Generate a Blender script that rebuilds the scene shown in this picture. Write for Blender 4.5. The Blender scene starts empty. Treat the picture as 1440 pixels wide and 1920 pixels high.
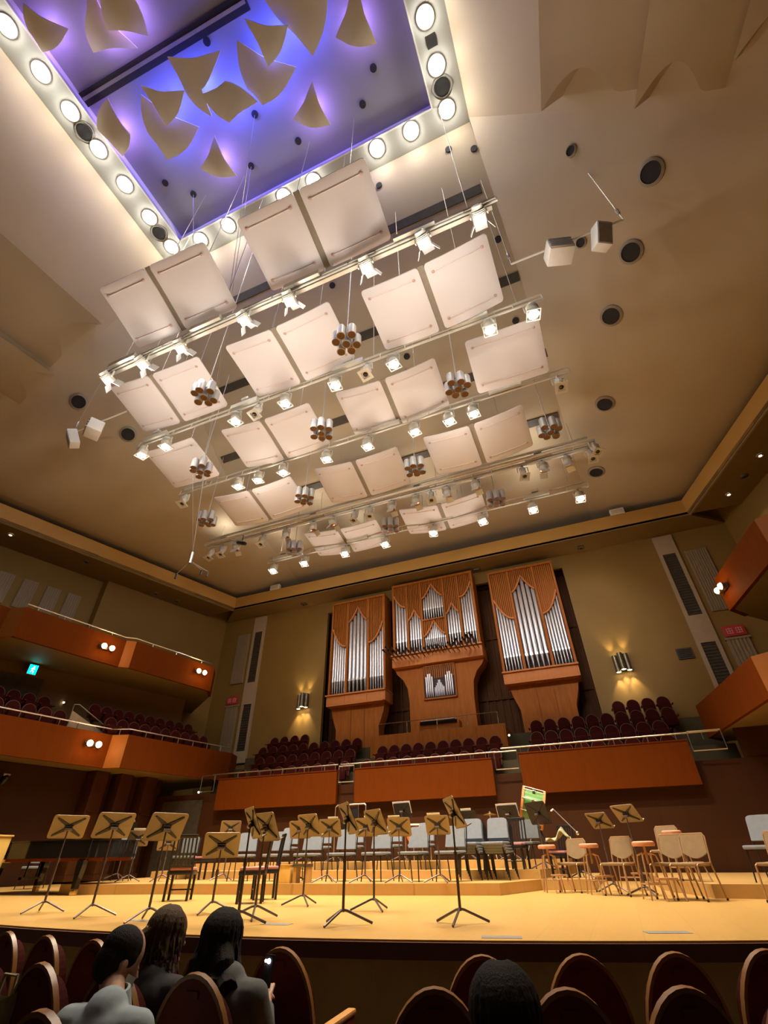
import bpy, bmesh, math, random
from mathutils import Vector, Matrix
random.seed(7)
SC = bpy.context.scene
COL = SC.collection
R_ = math.radians
PI = math.pi

# ------------------------------------------------------------------ camera
def make_camera():
    yaw, pitch, roll = R_(22.07), R_(36.68), R_(-0.835)
    f0 = Vector((-math.sin(yaw), math.cos(yaw), 0)); r0 = Vector((math.cos(yaw), math.sin(yaw), 0)); u0 = Vector((0, 0, 1))
    fw = f0 * math.cos(pitch) + u0 * math.sin(pitch)
    up = -f0 * math.sin(pitch) + u0 * math.cos(pitch)
    r = r0 * math.cos(roll) + up * math.sin(roll)
    u = up * math.cos(roll) - r0 * math.sin(roll)
    cd = bpy.data.cameras.new('camera'); co = bpy.data.objects.new('camera', cd); COL.objects.link(co)
    M = Matrix(((r.x, u.x, -fw.x, 0), (r.y, u.y, -fw.y, 0), (r.z, u.z, -fw.z, 0.6), (0, 0, 0, 1)))
    co.matrix_world = M
    cd.sensor_fit = 'VERTICAL'; cd.sensor_height = 32.0; cd.lens = 867.85 * 32.0 / 1920.0
    cd.clip_start = 0.05; cd.clip_end = 200
    SC.camera = co
make_camera()

# ------------------------------------------------------------------ world + exposure
W = bpy.data.worlds.new('world'); SC.world = W; W.use_nodes = True
W.node_tree.nodes['Background'].inputs[0].default_value = (1.0, 0.62, 0.34, 1)
W.node_tree.nodes['Background'].inputs[1].default_value = 0.02
SC.view_settings.view_transform = 'Standard'; SC.view_settings.look = 'None'
SC.view_settings.gamma = 1; SC.view_settings.use_curve_mapping = False
SC.view_settings.exposure = 0.4
SC.cycles.use_denoising = True
SC.cycles.max_bounces = 6; SC.cycles.diffuse_bounces = 4; SC.cycles.glossy_bounces = 3; SC.cycles.transmission_bounces = 4
SC.cycles.sample_clamp_indirect = 6.0
SC.cycles.use_light_tree = True
SC.cycles.caustics_reflective = False; SC.cycles.caustics_refractive = False

FLOOD = 1500.0      # watts of one lit stage lantern
BAND = 30.0        # watts of one recess downlight
PETAL = 40.0        # watts of one coloured lamp behind a ceiling petal
PANEL_FILL = 24.0         # watts of the fill point added below a lit lantern, for the panels
BAR_FILL = 40.0      # watts of one upward fill added on the bars to brighten the panels

def spot(name, loc, direction, watts, color, angle, blend=0.6, radius=0.08, parent=None):
    l = bpy.data.lights.new(name, 'SPOT'); l.energy = watts; l.color = color
    l.spot_size = R_(angle); l.spot_blend = blend; l.shadow_soft_size = radius
    o = bpy.data.objects.new(name, l); COL.objects.link(o)
    o.location = loc; o.rotation_euler = Vector(direction).to_track_quat('-Z', 'Y').to_euler()
    if parent: o.parent = parent
    return o
def point(name, loc, watts, color, radius=0.1, parent=None):
    l = bpy.data.lights.new(name, 'POINT'); l.energy = watts; l.color = color; l.shadow_soft_size = radius
    o = bpy.data.objects.new(name, l); COL.objects.link(o); o.location = loc
    if parent: o.parent = parent
    return o

# ------------------------------------------------------------------ materials
def new_mat(name):
    m = bpy.data.materials.new(name); m.use_nodes = True
    return m, m.node_tree.nodes, m.node_tree.links, m.node_tree.nodes['Principled BSDF']
def mat(name, col, rough=0.6, metal=0.0, vary=0.08, scale=6.0, bump=0.0, spec=0.5, stretch=(1, 1, 1), trans=0.0):
    m, n, l, b = new_mat(name)
    b.inputs['Roughness'].default_value = rough; b.inputs['Metallic'].default_value = metal
    b.inputs['Specular IOR Level'].default_value = spec
    if trans: b.inputs['Transmission Weight'].default_value = trans
    tc = n.new('ShaderNodeTexCoord'); mp = n.new('ShaderNodeMapping'); mp.inputs['Scale'].default_value = stretch
    nz = n.new('ShaderNodeTexNoise'); nz.inputs['Scale'].default_value = scale; nz.inputs['Detail'].default_value = 4
    l.new(tc.outputs['Object'], mp.inputs[0]); l.new(mp.outputs[0], nz.inputs['Vector'])
    rp = n.new('ShaderNodeValToRGB')
    rp.color_ramp.elements[0].position = 0.3; rp.color_ramp.elements[1].position = 0.7
    rp.color_ramp.elements[0].color = tuple(c * (1 - vary) for c in col) + (1,)
    rp.color_ramp.elements[1].color = tuple(min(1, c * (1 + vary)) for c in col) + (1,)
    l.new(nz.outputs['Fac'], rp.inputs[0]); l.new(rp.outputs[0], b.inputs['Base Color'])
    if bump:
        bp = n.new('ShaderNodeBump'); bp.inputs['Strength'].default_value = bump; bp.inputs['Distance'].default_value = 0.01
        l.new(nz.outputs['Fac'], bp.inputs['Height']); l.new(bp.outputs[0], b.inputs['Normal'])
    return m
def wood(name, c1, c2, rough=0.4, along=(1, 12, 12), scale=1.5, spec=0.5):
    m, n, l, b = new_mat(name)
    b.inputs['Roughness'].default_value = rough; b.inputs['Specular IOR Level'].default_value = spec
    tc = n.new('ShaderNodeTexCoord'); mp = n.new('ShaderNodeMapping'); mp.inputs['Scale'].default_value = along
    nz = n.new('ShaderNodeTexNoise'); nz.inputs['Scale'].default_value = scale; nz.inputs['Detail'].default_value = 6
    nz.inputs['Distortion'].default_value = 0.6
    l.new(tc.outputs['Object'], mp.inputs[0]); l.new(mp.outputs[0], nz.inputs['Vector'])
    rp = n.new('ShaderNodeValToRGB'); rp.color_ramp.elements[0].position = 0.32; rp.color_ramp.elements[1].position = 0.68
    rp.color_ramp.elements[0].color = c1 + (1,); rp.color_ramp.elements[1].color = c2 + (1,)
    l.new(nz.outputs['Fac'], rp.inputs[0]); l.new(rp.outputs[0], b.inputs['Base Color'])
    return m
def planks(name, c1, c2, width, rough=0.3, axis='Y', spec=0.5):
    """boards side by side; board seams along one axis"""
    m, n, l, b = new_mat(name)
    b.inputs['Roughness'].default_value = rough; b.inputs['Specular IOR Level'].default_value = spec
    tc = n.new('ShaderNodeTexCoord'); mp = n.new('ShaderNodeMapping')
    if axis == 'Y': mp.inputs['Rotation'].default_value = (0, 0, PI / 2)
    if axis == 'Z': mp.inputs['Rotation'].default_value = (PI / 2, 0, PI / 2)
    l.new(tc.outputs['Object'], mp.inputs[0])
    br = n.new('ShaderNodeTexBrick'); br.inputs['Scale'].default_value = 1.0
    br.inputs['Brick Width'].default_value = 1.8; br.inputs['Row Height'].default_value = width
    br.inputs['Mortar Size'].default_value = 0.003; br.inputs['Color1'].default_value = c1 + (1,)
    br.inputs['Color2'].default_value = c2 + (1,); br.inputs['Mortar'].default_value = tuple(c * 0.8 for c in c1) + (1,)
    l.new(mp.outputs[0], br.inputs['Vector'])
    nz = n.new('ShaderNodeTexNoise'); nz.inputs['Scale'].default_value = 3.0; nz.inputs['Detail'].default_value = 5
    m2 = n.new('ShaderNodeMapping'); m2.inputs['Scale'].default_value = (1, 14, 1) if axis != 'Y' else (14, 1, 1)
    l.new(tc.outputs['Object'], m2.inputs[0]); l.new(m2.outputs[0], nz.inputs['Vector'])
    mx = n.new('ShaderNodeMixRGB'); mx.blend_type = 'MULTIPLY'; mx.inputs[0].default_value = 0.25
    l.new(br.outputs['Color'], mx.inputs[1]); l.new(nz.outputs['Color'], mx.inputs[2])
    l.new(mx.outputs[0], b.inputs['Base Color'])
    return m
def glow(name, col, strength):
    m = bpy.data.materials.new(name); m.use_nodes = True
    n = m.node_tree.nodes; l = m.node_tree.links
    n.remove(n['Principled BSDF']); e = n.new('ShaderNodeEmission')
    e.inputs[0].default_value = col + (1,); e.inputs[1].default_value = strength
    l.new(e.outputs[0], n['Material Output'].inputs[0])
    return m

def translucent(name, col, amount, rough):
    m, n, l, b = new_mat(name)
    b.inputs['Base Color'].default_value = col + (1,); b.inputs['Roughness'].default_value = rough
    t = n.new('ShaderNodeBsdfTranslucent'); t.inputs[0].default_value = col + (1,)
    mx_ = n.new('ShaderNodeMixShader'); mx_.inputs[0].default_value = amount
    l.new(b.outputs[0], mx_.inputs[1]); l.new(t.outputs[0], mx_.inputs[2]); l.new(mx_.outputs[0], n['Material Output'].inputs[0])
    return m
M = dict(
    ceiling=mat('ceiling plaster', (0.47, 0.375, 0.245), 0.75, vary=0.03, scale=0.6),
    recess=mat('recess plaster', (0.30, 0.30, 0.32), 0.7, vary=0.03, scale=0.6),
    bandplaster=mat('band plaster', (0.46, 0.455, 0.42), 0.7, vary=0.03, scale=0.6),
    petal=mat('petal plaster', (0.78, 0.69, 0.55), 0.8, vary=0.04, scale=1.2),
    crown=mat('crown plaster', (0.50, 0.285, 0.07), 0.6, vary=0.05, scale=0.8),
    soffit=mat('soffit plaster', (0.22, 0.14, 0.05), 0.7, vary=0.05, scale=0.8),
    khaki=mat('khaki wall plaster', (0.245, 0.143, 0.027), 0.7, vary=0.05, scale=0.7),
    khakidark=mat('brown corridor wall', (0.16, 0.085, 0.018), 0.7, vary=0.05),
    pale=mat('pale wall strip', (0.42, 0.31, 0.20), 0.7, vary=0.04),
    louver=mat('brown louver', (0.30, 0.22, 0.13), 0.6, vary=0.15, stretch=(30, 30, 1), scale=2),
    slit=mat('dark slit', (0.055, 0.042, 0.025), 0.6, vary=0.2),
    darkwood=planks('dark wall boards', (0.052, 0.017, 0.005), (0.060, 0.020, 0.006), 0.62, 0.5, 'Z', 0.2),
    pillar=mat('dark pillar wood', (0.075, 0.025, 0.007), 0.4, spec=0.3, vary=0.2, stretch=(8, 8, 1)),
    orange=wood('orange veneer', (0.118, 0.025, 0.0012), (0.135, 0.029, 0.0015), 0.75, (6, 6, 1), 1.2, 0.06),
    orange_lit=wood('orange veneer lit side', (0.27, 0.09, 0.015), (0.31, 0.105, 0.018), 0.55, (6, 6, 1), 1.2, 0.2),  # same veneer in a paler tone, the light on the returns painted in
    organ=wood('organ cherry wood', (0.30, 0.092, 0.010), (0.38, 0.12, 0.015), 0.65, (8, 8, 1), 1.5, 0.2),
    organtrim=wood('organ trim wood', (0.50, 0.18, 0.045), (0.56, 0.21, 0.06), 0.6, (8, 8, 1), 1.5, 0.25),
    organdark=mat('organ inner dark', (0.035, 0.018, 0.012), 0.7),
    niche=mat('niche dark boards', (0.07, 0.028, 0.010), 0.8, spec=0.12, vary=0.3, stretch=(14, 14, 0.5), scale=1.5),
    pipe=mat('organ pipe tin', (0.86, 0.84, 0.86), 0.36, 0.8, vary=0.04),
    pipeband=mat('organ pipe mouth band', (0.90, 0.87, 0.82), 0.35, 0.7, vary=0.03),
    pipefoot=mat('organ pipe foot', (0.40, 0.38, 0.36), 0.35, 1.0, vary=0.06),
    pipedark=mat('trumpet pipe metal', (0.22, 0.18, 0.15), 0.4, 0.9),
    floorwood=planks('stage floor boards', (0.53, 0.315, 0.092), (0.56, 0.335, 0.10), 0.45, 0.3, 'Y'),
    riser=planks('riser boards', (0.50, 0.295, 0.095), (0.54, 0.32, 0.105), 0.3, 0.35, 'X'),
    fascia=mat('stage front cloth', (0.46, 0.42, 0.18), 0.85, vary=0.1),
    stageedge=mat('stage edge dark', (0.09, 0.035, 0.018), 0.5),
    carpet=mat('dark carpet', (0.05, 0.028, 0.018), 0.95, vary=0.3, scale=60),
    olive=mat('choir floor', (0.075, 0.055, 0.02), 0.8),
    maroon=mat('maroon plush', (0.040, 0.0045, 0.003), 0.9, vary=0.15, scale=20, bump=0.1, spec=0.1),
    seatback=mat('maroon seat back shell', (0.12, 0.019, 0.007), 0.6, vary=0.12, scale=8, spec=0.2),
    seatrim=wood('seat rim beech', (0.20, 0.085, 0.022), (0.25, 0.11, 0.03), 0.35, (3, 3, 3), 3),
    armwood=wood('armrest wood', (0.62, 0.30, 0.09), (0.70, 0.36, 0.12), 0.35, (3, 12, 12), 2),
    seatframe=mat('seat frame dark', (0.06, 0.03, 0.02), 0.5, 0.3),
    greyfab=mat('grey chair vinyl', (0.18, 0.20, 0.235), 0.7, vary=0.06, scale=14),
    darkfab=mat('charcoal chair vinyl', (0.10, 0.11, 0.12), 0.6, vary=0.06, scale=14),
    black=mat('black enamel', (0.018, 0.016, 0.016), 0.35, 0.3),
    blacklac=mat('black lacquer', (0.010, 0.009, 0.009), 0.08),
    pink=mat('rose cushion', (0.42, 0.17, 0.16), 0.7, vary=0.1, scale=10),
    stoolpad=mat('salmon stool pad', (0.58, 0.25, 0.15), 0.5, vary=0.08, scale=10),
    beigefab=mat('beige chair vinyl', (0.22, 0.145, 0.07), 0.6, vary=0.08, scale=10),
    beigetube=mat('beige tube', (0.44, 0.26, 0.13), 0.35, 0.4),
    standdesk=mat('music desk enamel', (0.24, 0.19, 0.12), 0.42, 0.35, vary=0.06),
    standgrey=mat('music stand tube', (0.11, 0.085, 0.085), 0.4, 0.5),
    paper=mat('white sheet paper', (0.92, 0.90, 0.86), 0.8, vary=0.02),
    chrome=mat('brushed rail metal', (0.72, 0.66, 0.58), 0.28, 1.0, vary=0.05),
    brass=mat('brass', (0.75, 0.55, 0.25), 0.3, 1.0),
    copper=mat('copper', (0.72, 0.28, 0.10), 0.3, 1.0),
    green=mat('green drum lacquer', (0.10, 0.24, 0.06), 0.25, vary=0.1),
    gold=wood('pale gold wood', (0.62, 0.40, 0.10), (0.72, 0.48, 0.14), 0.35, (8, 8, 1), 1.5),
    white=mat('white enamel', (0.78, 0.75, 0.68), 0.4, vary=0.03),
    cream=mat('cream lamp enamel', (0.66, 0.62, 0.52), 0.4, 0.2, vary=0.06),
    batten=mat('cream batten metal', (0.66, 0.62, 0.52), 0.4, 0.3, vary=0.06),
    acrylic=translucent('white reflector panel', (0.95, 0.89, 0.85), 0.35, 0.42),
    railpink=mat('reflector rib', (0.80, 0.66, 0.60), 0.4, vary=0.05),
    bolt=mat('reflector bolt', (0.60, 0.38, 0.30), 0.4),
    grey=mat('grey metal', (0.42, 0.40, 0.38), 0.4, 0.6),
    can=mat('lamp can aluminium', (0.50, 0.48, 0.45), 0.35, 0.5, vary=0.05),
    canin=mat('lamp can inside', (0.26, 0.15, 0.09), 0.6),
    hole=mat('dark ceiling hole', (0.02, 0.018, 0.018), 0.8),
    ring=mat('ceiling ring', (0.30, 0.25, 0.18), 0.6),
    cable=mat('steel cable', (0.55, 0.52, 0.47), 0.4, 0.6),
    bronze=mat('bronze sconce', (0.16, 0.13, 0.08), 0.35, 0.7),
    signred=mat('red sign', (0.50, 0.035, 0.035), 0.5),
    signwhite=mat('sign lettering', (0.75, 0.42, 0.40), 0.5),
    skin=mat('skin', (0.50, 0.28, 0.19), 0.55, vary=0.06, scale=20),
    hairblack=mat('black hair', (0.013, 0.009, 0.007), 0.75, vary=0.45, stretch=(60, 60, 5), scale=3, bump=0.5, spec=0.2),
    hairbrown=mat('brown hair', (0.085, 0.05, 0.024), 0.7, vary=0.5, stretch=(60, 60, 5), scale=3, bump=0.6, spec=0.25),
    shirt=mat('blue grey shirt', (0.30, 0.36, 0.38), 0.85, vary=0.08, scale=14, bump=0.2),
    darkcloth=mat('dark cloth', (0.035, 0.033, 0.036), 0.9, vary=0.2, scale=12),
    greycloth=mat('grey cloth', (0.10, 0.10, 0.095), 0.9, vary=0.15, scale=12),
    maskcloth=mat('white face mask', (0.72, 0.70, 0.66), 0.8),
    bagcloth=mat('pale green bag cloth', (0.30, 0.28, 0.16), 0.9, vary=0.3, scale=16),
    phoneblue=glow('phone screen', (0.10, 0.16, 0.42), 0.35),
    lampon=glow('lit lantern lens', (1.0, 0.97, 0.93), 30.0),
    lampcool=glow('lit cool lantern lens', (0.90, 0.95, 1.0), 22.0),
    downlit=glow('lit downlight', (1.0, 0.97, 0.90), 45.0),
    warmlit=glow('lit warm globe', (1.0, 0.62, 0.30), 14.0),
    sconcelit=glow('lit sconce bulb', (1.0, 0.80, 0.48), 12.0),
    exitlit=glow('exit sign panel', (0.0, 0.75, 0.72), 3.0),
    exitwhite=glow('exit sign figure', (0.65, 1.0, 1.0), 4.0),
    torch=glow('phone torch', (0.8, 0.8, 1.0), 40.0),
    tape=mat('grey tape', (0.17, 0.16, 0.14), 0.7),
    starlit=glow('tiny lit point', (1.0, 0.9, 0.75), 12.0),
    glassdark=mat('dark lens glass', (0.05, 0.035, 0.025), 0.15),
)

# ------------------------------------------------------------------ mesh helper
class MB:
    def __init__(s): s.v = []; s.f = []
    def add(s, vs, fs, X=None):
        o = len(s.v)
        s.v += [tuple(X @ Vector(p)) if X is not None else tuple(p) for p in vs]
        s.f += [tuple(i + o for i in q) for q in fs]
        return s
    def box(s, c, d, X=None, rz=0.0, b=0.0):
        x, y, z = d[0] / 2, d[1] / 2, d[2] / 2
        b = min(b, x * .9, y * .9, z * .9)
        Y = Matrix.Translation(c) @ Matrix.Rotation(rz, 4, 'Z')
        if X is not None: Y = X @ Y
        if b <= 0:
            vs = [(i * x, j * y, k * z) for k in (-1, 1) for j in (-1, 1) for i in (-1, 1)]
            return s.add(vs, [(0, 2, 3, 1), (4, 5, 7, 6), (0, 1, 5, 4), (2, 6, 7, 3), (0, 4, 6, 2), (1, 3, 7, 5)], Y)
        bm = bmesh.new(); bmesh.ops.create_cube(bm, size=1)
        for v in bm.verts: v.co = Vector((v.co.x * d[0], v.co.y * d[1], v.co.z * d[2]))
        bmesh.ops.bevel(bm, geom=bm.edges[:], offset=b, segments=2, profile=0.6, affect='EDGES')
        bm.verts.index_update()
        s.add([v.co.copy() for v in bm.verts], [[v.index for v in f.verts] for f in bm.faces], Y); bm.free()
        return s
    def tube(s, pts, r, n=6, X=None, r1=None, cap=True):
        pts = [Vector(p) for p in pts]; k = len(pts); vs = []; fs = []
        if r1 is None: r1 = r
        t0 = (pts[1] - pts[0]).normalized()
        a = t0.orthogonal().normalized()
        for i, p in enumerate(pts):
            if i == 0: t = t0
            elif i == k - 1: t = (pts[i] - pts[i - 1]).normalized()
            else: t = ((pts[i + 1] - p).normalized() + (p - pts[i - 1]).normalized())
            if t.length < 1e-6: t = t0
            t = t.normalized()
            a = (a - t * a.dot(t))
            a = a.normalized() if a.length > 1e-6 else t.orthogonal().normalized()
            b = t.cross(a); rr = r + (r1 - r) * i / max(1, k - 1)
            for j in range(n):
                w = 2 * PI * j / n
                vs.append(p + a * math.cos(w) * rr + b * math.sin(w) * rr)
        for i in range(k - 1):
            for j in range(n):
                j2 = (j + 1) % n
                fs.append((i * n + j, i * n + j2, (i + 1) * n + j2, (i + 1) * n + j))
        if cap:
            fs.append(tuple(range(n - 1, -1, -1))); fs.append(tuple(range((k - 1) * n, k * n)))
        return s.add(vs, fs, X)
    def lathe(s, prof, n=16, X=None, cap=True):
        vs = []; fs = []; k = len(prof)
        for (r, z) in prof:
            for j in range(n):
                w = 2 * PI * j / n
                vs.append((max(r, 1e-4) * math.cos(w), max(r, 1e-4) * math.sin(w), z))
        for i in range(k - 1):
            for j in range(n):
                j2 = (j + 1) % n
                fs.append((i * n + j, i * n + j2, (i + 1) * n + j2, (i + 1) * n + j))
        if cap:
            fs.append(tuple(range(n - 1, -1, -1))); fs.append(tuple(range((k - 1) * n, k * n)))
        return s.add(vs, fs, X)
    def prism(s, poly, t0, t1, X=None, plane='XY'):
        """polygon extruded along the plane's normal from t0 to t1"""
        def P(p, t):
            if plane == 'XY': return (p[0], p[1], t)
            if plane == 'XZ': return (p[0], t, p[1])
            return (t, p[0], p[1])
        n = len(poly)
        vs = [P(p, t0) for p in poly] + [P(p, t1) for p in poly]
        fs = [tuple(range(n - 1, -1, -1)), tuple(range(n, 2 * n))]
        fs += [(i, (i + 1) % n, n + (i + 1) % n, n + i) for i in range(n)]
        return s.add(vs, fs, X)
    def grid(s, fn, nu, nv, X=None):
        vs = [fn(i / nu, j / nv) for i in range(nu + 1) for j in range(nv + 1)]
        fs = [(i * (nv + 1) + j, (i + 1) * (nv + 1) + j, (i + 1) * (nv + 1) + j + 1, i * (nv + 1) + j + 1) for i in range(nu) for j in range(nv)]
        return s.add(vs, fs, X)
    def slab(s, fn, nu, nv, off, X=None):
        """a curved sheet given real thickness: fn(u,v)->point, off = thickness vector"""
        o = Vector(off)
        N = (nu + 1) * (nv + 1)
        top = [Vector(fn(i / nu, j / nv)) for i in range(nu + 1) for j in range(nv + 1)]
        vs = top + [p + o for p in top]
        q = lambda i, j: i * (nv + 1) + j
        fs = []
        for i in range(nu):
            for j in range(nv):
                fs.append((q(i, j), q(i + 1, j), q(i + 1, j + 1), q(i, j + 1)))
                fs.append((N + q(i, j), N + q(i, j + 1), N + q(i + 1, j + 1), N + q(i + 1, j)))
        for i in range(nu):
            fs.append((q(i, 0), N + q(i, 0), N + q(i + 1, 0), q(i + 1, 0)))
            fs.append((q(i, nv), q(i + 1, nv), N + q(i + 1, nv), N + q(i, nv)))
        for j in range(nv):
            fs.append((q(0, j), q(0, j + 1), N + q(0, j + 1), N + q(0, j)))
            fs.append((q(nu, j), N + q(nu, j), N + q(nu, j + 1), q(nu, j + 1)))
        return s.add(vs, fs, X)
    def ball(s, c, r, n=10, X=None):
        rx, ry, rz = (r, r, r) if not hasattr(r, '__len__') else r
        prof = [(math.sin(PI * i / n), -math.cos(PI * i / n)) for i in range(n + 1)]
        Y = Matrix.Translation(c) @ Matrix.Diagonal((rx, ry, rz, 1))
        if X is not None: Y = X @ Y
        return s.lathe(prof, n + 4, Y, cap=False)
    def build(s, name, m, parent=None, smooth=40):
        me = bpy.data.meshes.new(name)
        me.from_pydata(s.v, [], s.f); me.update()
        bm = bmesh.new(); bm.from_mesh(me); bmesh.ops.recalc_face_normals(bm, faces=bm.faces[:]); bm.to_mesh(me); bm.free()
        if smooth:
            me.polygons.foreach_set('use_smooth', [True] * len(me.polygons))
            me.set_sharp_from_angle(angle=R_(smooth))
        me.materials.append(M[m] if isinstance(m, str) else m)
        o = bpy.data.objects.new(name, me); COL.objects.link(o)
        if parent: o.parent = parent
        return o
def box(name, c, d, m, parent=None, b=0.0, rz=0.0): return MB().box(c, d, None, rz, b).build(name, m, parent)
def tag(o, label, cat, group=None, kind=None):
    o['label'] = label; o['category'] = cat
    if group: o['group'] = group
    if kind: o['kind'] = kind
    return o
def struct(o): o['kind'] = 'structure'; return o
def thing(name, label, cat, loc=(0, 0, 0), rz=0.0, group=None):
    o = bpy.data.objects.new(name, None); COL.objects.link(o); o.empty_display_size = 0.1
    o.location = loc; o.rotation_euler = (0, 0, rz)
    return tag(o, label, cat, group)
KIDS = {}
def kids(o):
    if o.name not in KIDS: KIDS[o.name] = [c for c in bpy.data.objects if c.parent == o]
    return KIDS[o.name]
def copy_tree(o, parent=None):
    c = o.copy(); COL.objects.link(c)
    if parent is not None: c.parent = parent
    for k in kids(o): copy_tree(k, c)
    return c
class Proto:
    """first call hands out the built thing itself, later calls copy it with its parts and sub-parts"""
    def __init__(s, root):
        s.root = root; s.used = False
    def place(s, loc, rz, label, group=None):
        if not s.used: o = s.root; s.used = True; kids(o); [kids(k) for k in kids(o)]
        else: o = copy_tree(s.root)
        o.location = loc; o.rotation_euler = (0, 0, rz) if not hasattr(rz, '__len__') else rz
        o['label'] = label
        if group: o['group'] = group
        return o
ORD = ['first', 'second', 'third', 'fourth', 'fifth', 'sixth', 'seventh', 'eighth', 'ninth', 'tenth', 'eleventh', 'twelfth', 'thirteenth', 'fourteenth', 'fifteenth', 'sixteenth', 'seventeenth', 'eighteenth', 'nineteenth']
def nth(i, n, side='left'):
    if i == 0: return 'leftmost'
    if i == n - 1: return 'rightmost'
    return ORD[i] + ' from the ' + side
XC = -5.84           # the hall's centre line
def mx(x): return 2 * XC - x
# ================================================================== SETTING
FZ = -0.85                                    # stalls floor; the stage floor is z = 0
def zc(Y): return 22.6 if Y < 6.1 else 13.8 + 8.8 * math.exp(-(Y - 6.1) / 4.2)
def strip_half(Y): return 1.22 - XC + 0.085 * max(0, Y - 6.1)
def crown_x(Y): return 6.15 + 0.31 * (20.15 - Y)           # right-hand crown, mirrored on the left
def wall_x(Y): return 7.72 + 0.305 * (21.5 - Y)
def side_pt(Y, s):
    ex = XC + strip_half(Y); kx = crown_x(Y); kz = 13.6; ez = zc(Y)
    return Vector((ex + (kx - ex) * s, Y, kz + (ez - kz) * max(0, 1 - s) ** 1.6))
def side_n(Y, s):
    a = side_pt(Y, s + .01) - side_pt(Y, s - .01 if s > .01 else s); b = side_pt(Y + .05, s) - side_pt(Y, s)
    n = a.cross(b).normalized()
    return n if n.z < 0 else -n
def flip(p): return Vector((mx(p[0]), p[1], p[2]))
# stalls floor, stage
struct(box('floor', (XC, -1.5, FZ - .1), (44, 17.5, .2), 'carpet'))
def stage_y(x): return 4.97 + 0.03 * (x + 5.2) ** 2
def stage_poly(y_in=0.0):
    xs = [-17.5 + i * (24.5 / 48) for i in range(49)]
    return [(x, stage_y(x) + y_in) for x in xs] + [(7.0, 17.3), (-17.5, 17.3)]
struct(MB().prism(stage_poly(), -.12, 0).build('floor_stage', 'floorwood'))
ef = MB(); ff = MB()
xs = [-17.5 + i * (24.5 / 48) for i in range(49)]
ef.slab(lambda u, v: (xs[int(round(u * 48))], stage_y(xs[int(round(u * 48))]) - .035, -.13 + .115 * v), 48, 1, (0, .04, 0))
struct(ef.build('trim_1', 'stageedge'))
ff.slab(lambda u, v: (xs[int(round(u * 48))], stage_y(xs[int(round(u * 48))]) + .06, FZ + (-.12 - FZ) * v), 48, 1, (0, .05, 0))
struct(ff.build('wall_stage_front', 'fascia'))

# orchestra risers (loose platforms on the stage floor)
def riser(name, label, poly, z0, z1, grp='orchestra risers'):
    r = MB().prism(poly, z0, z1).build(name, 'riser'); tag(r, label, 'riser', grp); return r
riser('riser_platform', 'low pale wooden riser spanning the stage behind the front music stands',
      [(-12.1, 9.75), (-11.5, 9.66), (-9.5, 10.17), (-7.2, 10.42), (-4.7, 10.67), (-2.27, 11.05), (-1.74, 12.8), (-.68, 12.9), (-.68, 17.0), (-14.6, 17.0), (-12.7, 11.4)], 0.001, .18)
riser('riser_platform', 'middle wooden riser step carrying the second row of grey chairs',
      [(-12.6, 12.95), (-9.2, 12.8), (-2.9, 12.85), (-1.75, 13.0), (-1.3, 16.95), (-14.0, 16.95)], .182, .34)
riser('riser_platform', 'topmost wooden riser step at the back carrying drum and black stands',
      [(-12.0, 14.0), (-4.0, 13.85), (-1.35, 14.8), (-1.35, 16.9), (-12.9, 16.9)], .342, .5)
riser('riser_platform', 'wooden riser on the right behind the stools and beige chairs',
      [(.56, 13.2), (1.2, 10.98), (5.4, 11.0), (5.4, 17.0), (.5, 17.0)], 0.001, .18)

# back wall with organ niche
def bwall(x0, x1, z0, z1): return (( (x0 + x1) / 2, 21.68, (z0 + z1) / 2), (x1 - x0, .36, z1 - z0))
bw = MB(); NL, NR, NT = XC - 6.4, XC + 6.4, 11.75
for q in ((mx(7.9), NL, 1, 13.9), (NR, 7.9, 1, 13.9), (NL, NR, NT, 13.9), (NL, NR, 1, 3.4)): bw.box(*bwall(*q))
struct(bw.build('wall_back', 'khaki', smooth=0))
nb = MB().box((XC, 22.45, 7.6), (13.2, .2, 8.6)).box((NL - .08, 22.1, 7.6), (.16, .8, 8.5)).box((NR + .08, 22.1, 7.6), (.16, .8, 8.5)).box((XC, 22.1, NT + .08), (13, .8, .16)).box((XC, 22.1, 3.4), (13, .9, .2))
for i in range(40):                                          # vertical boards of the niche
    x = NL + .15 + i * (12.5 / 39); nb.box((x, 22.32, 7.6), (.10, .06, 8.3))
for z in (6.3, 9.1): nb.box((XC, 22.3, z), (12.7, .10, .12))
struct(nb.build('wall_organ_niche', 'niche', smooth=0))
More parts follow.
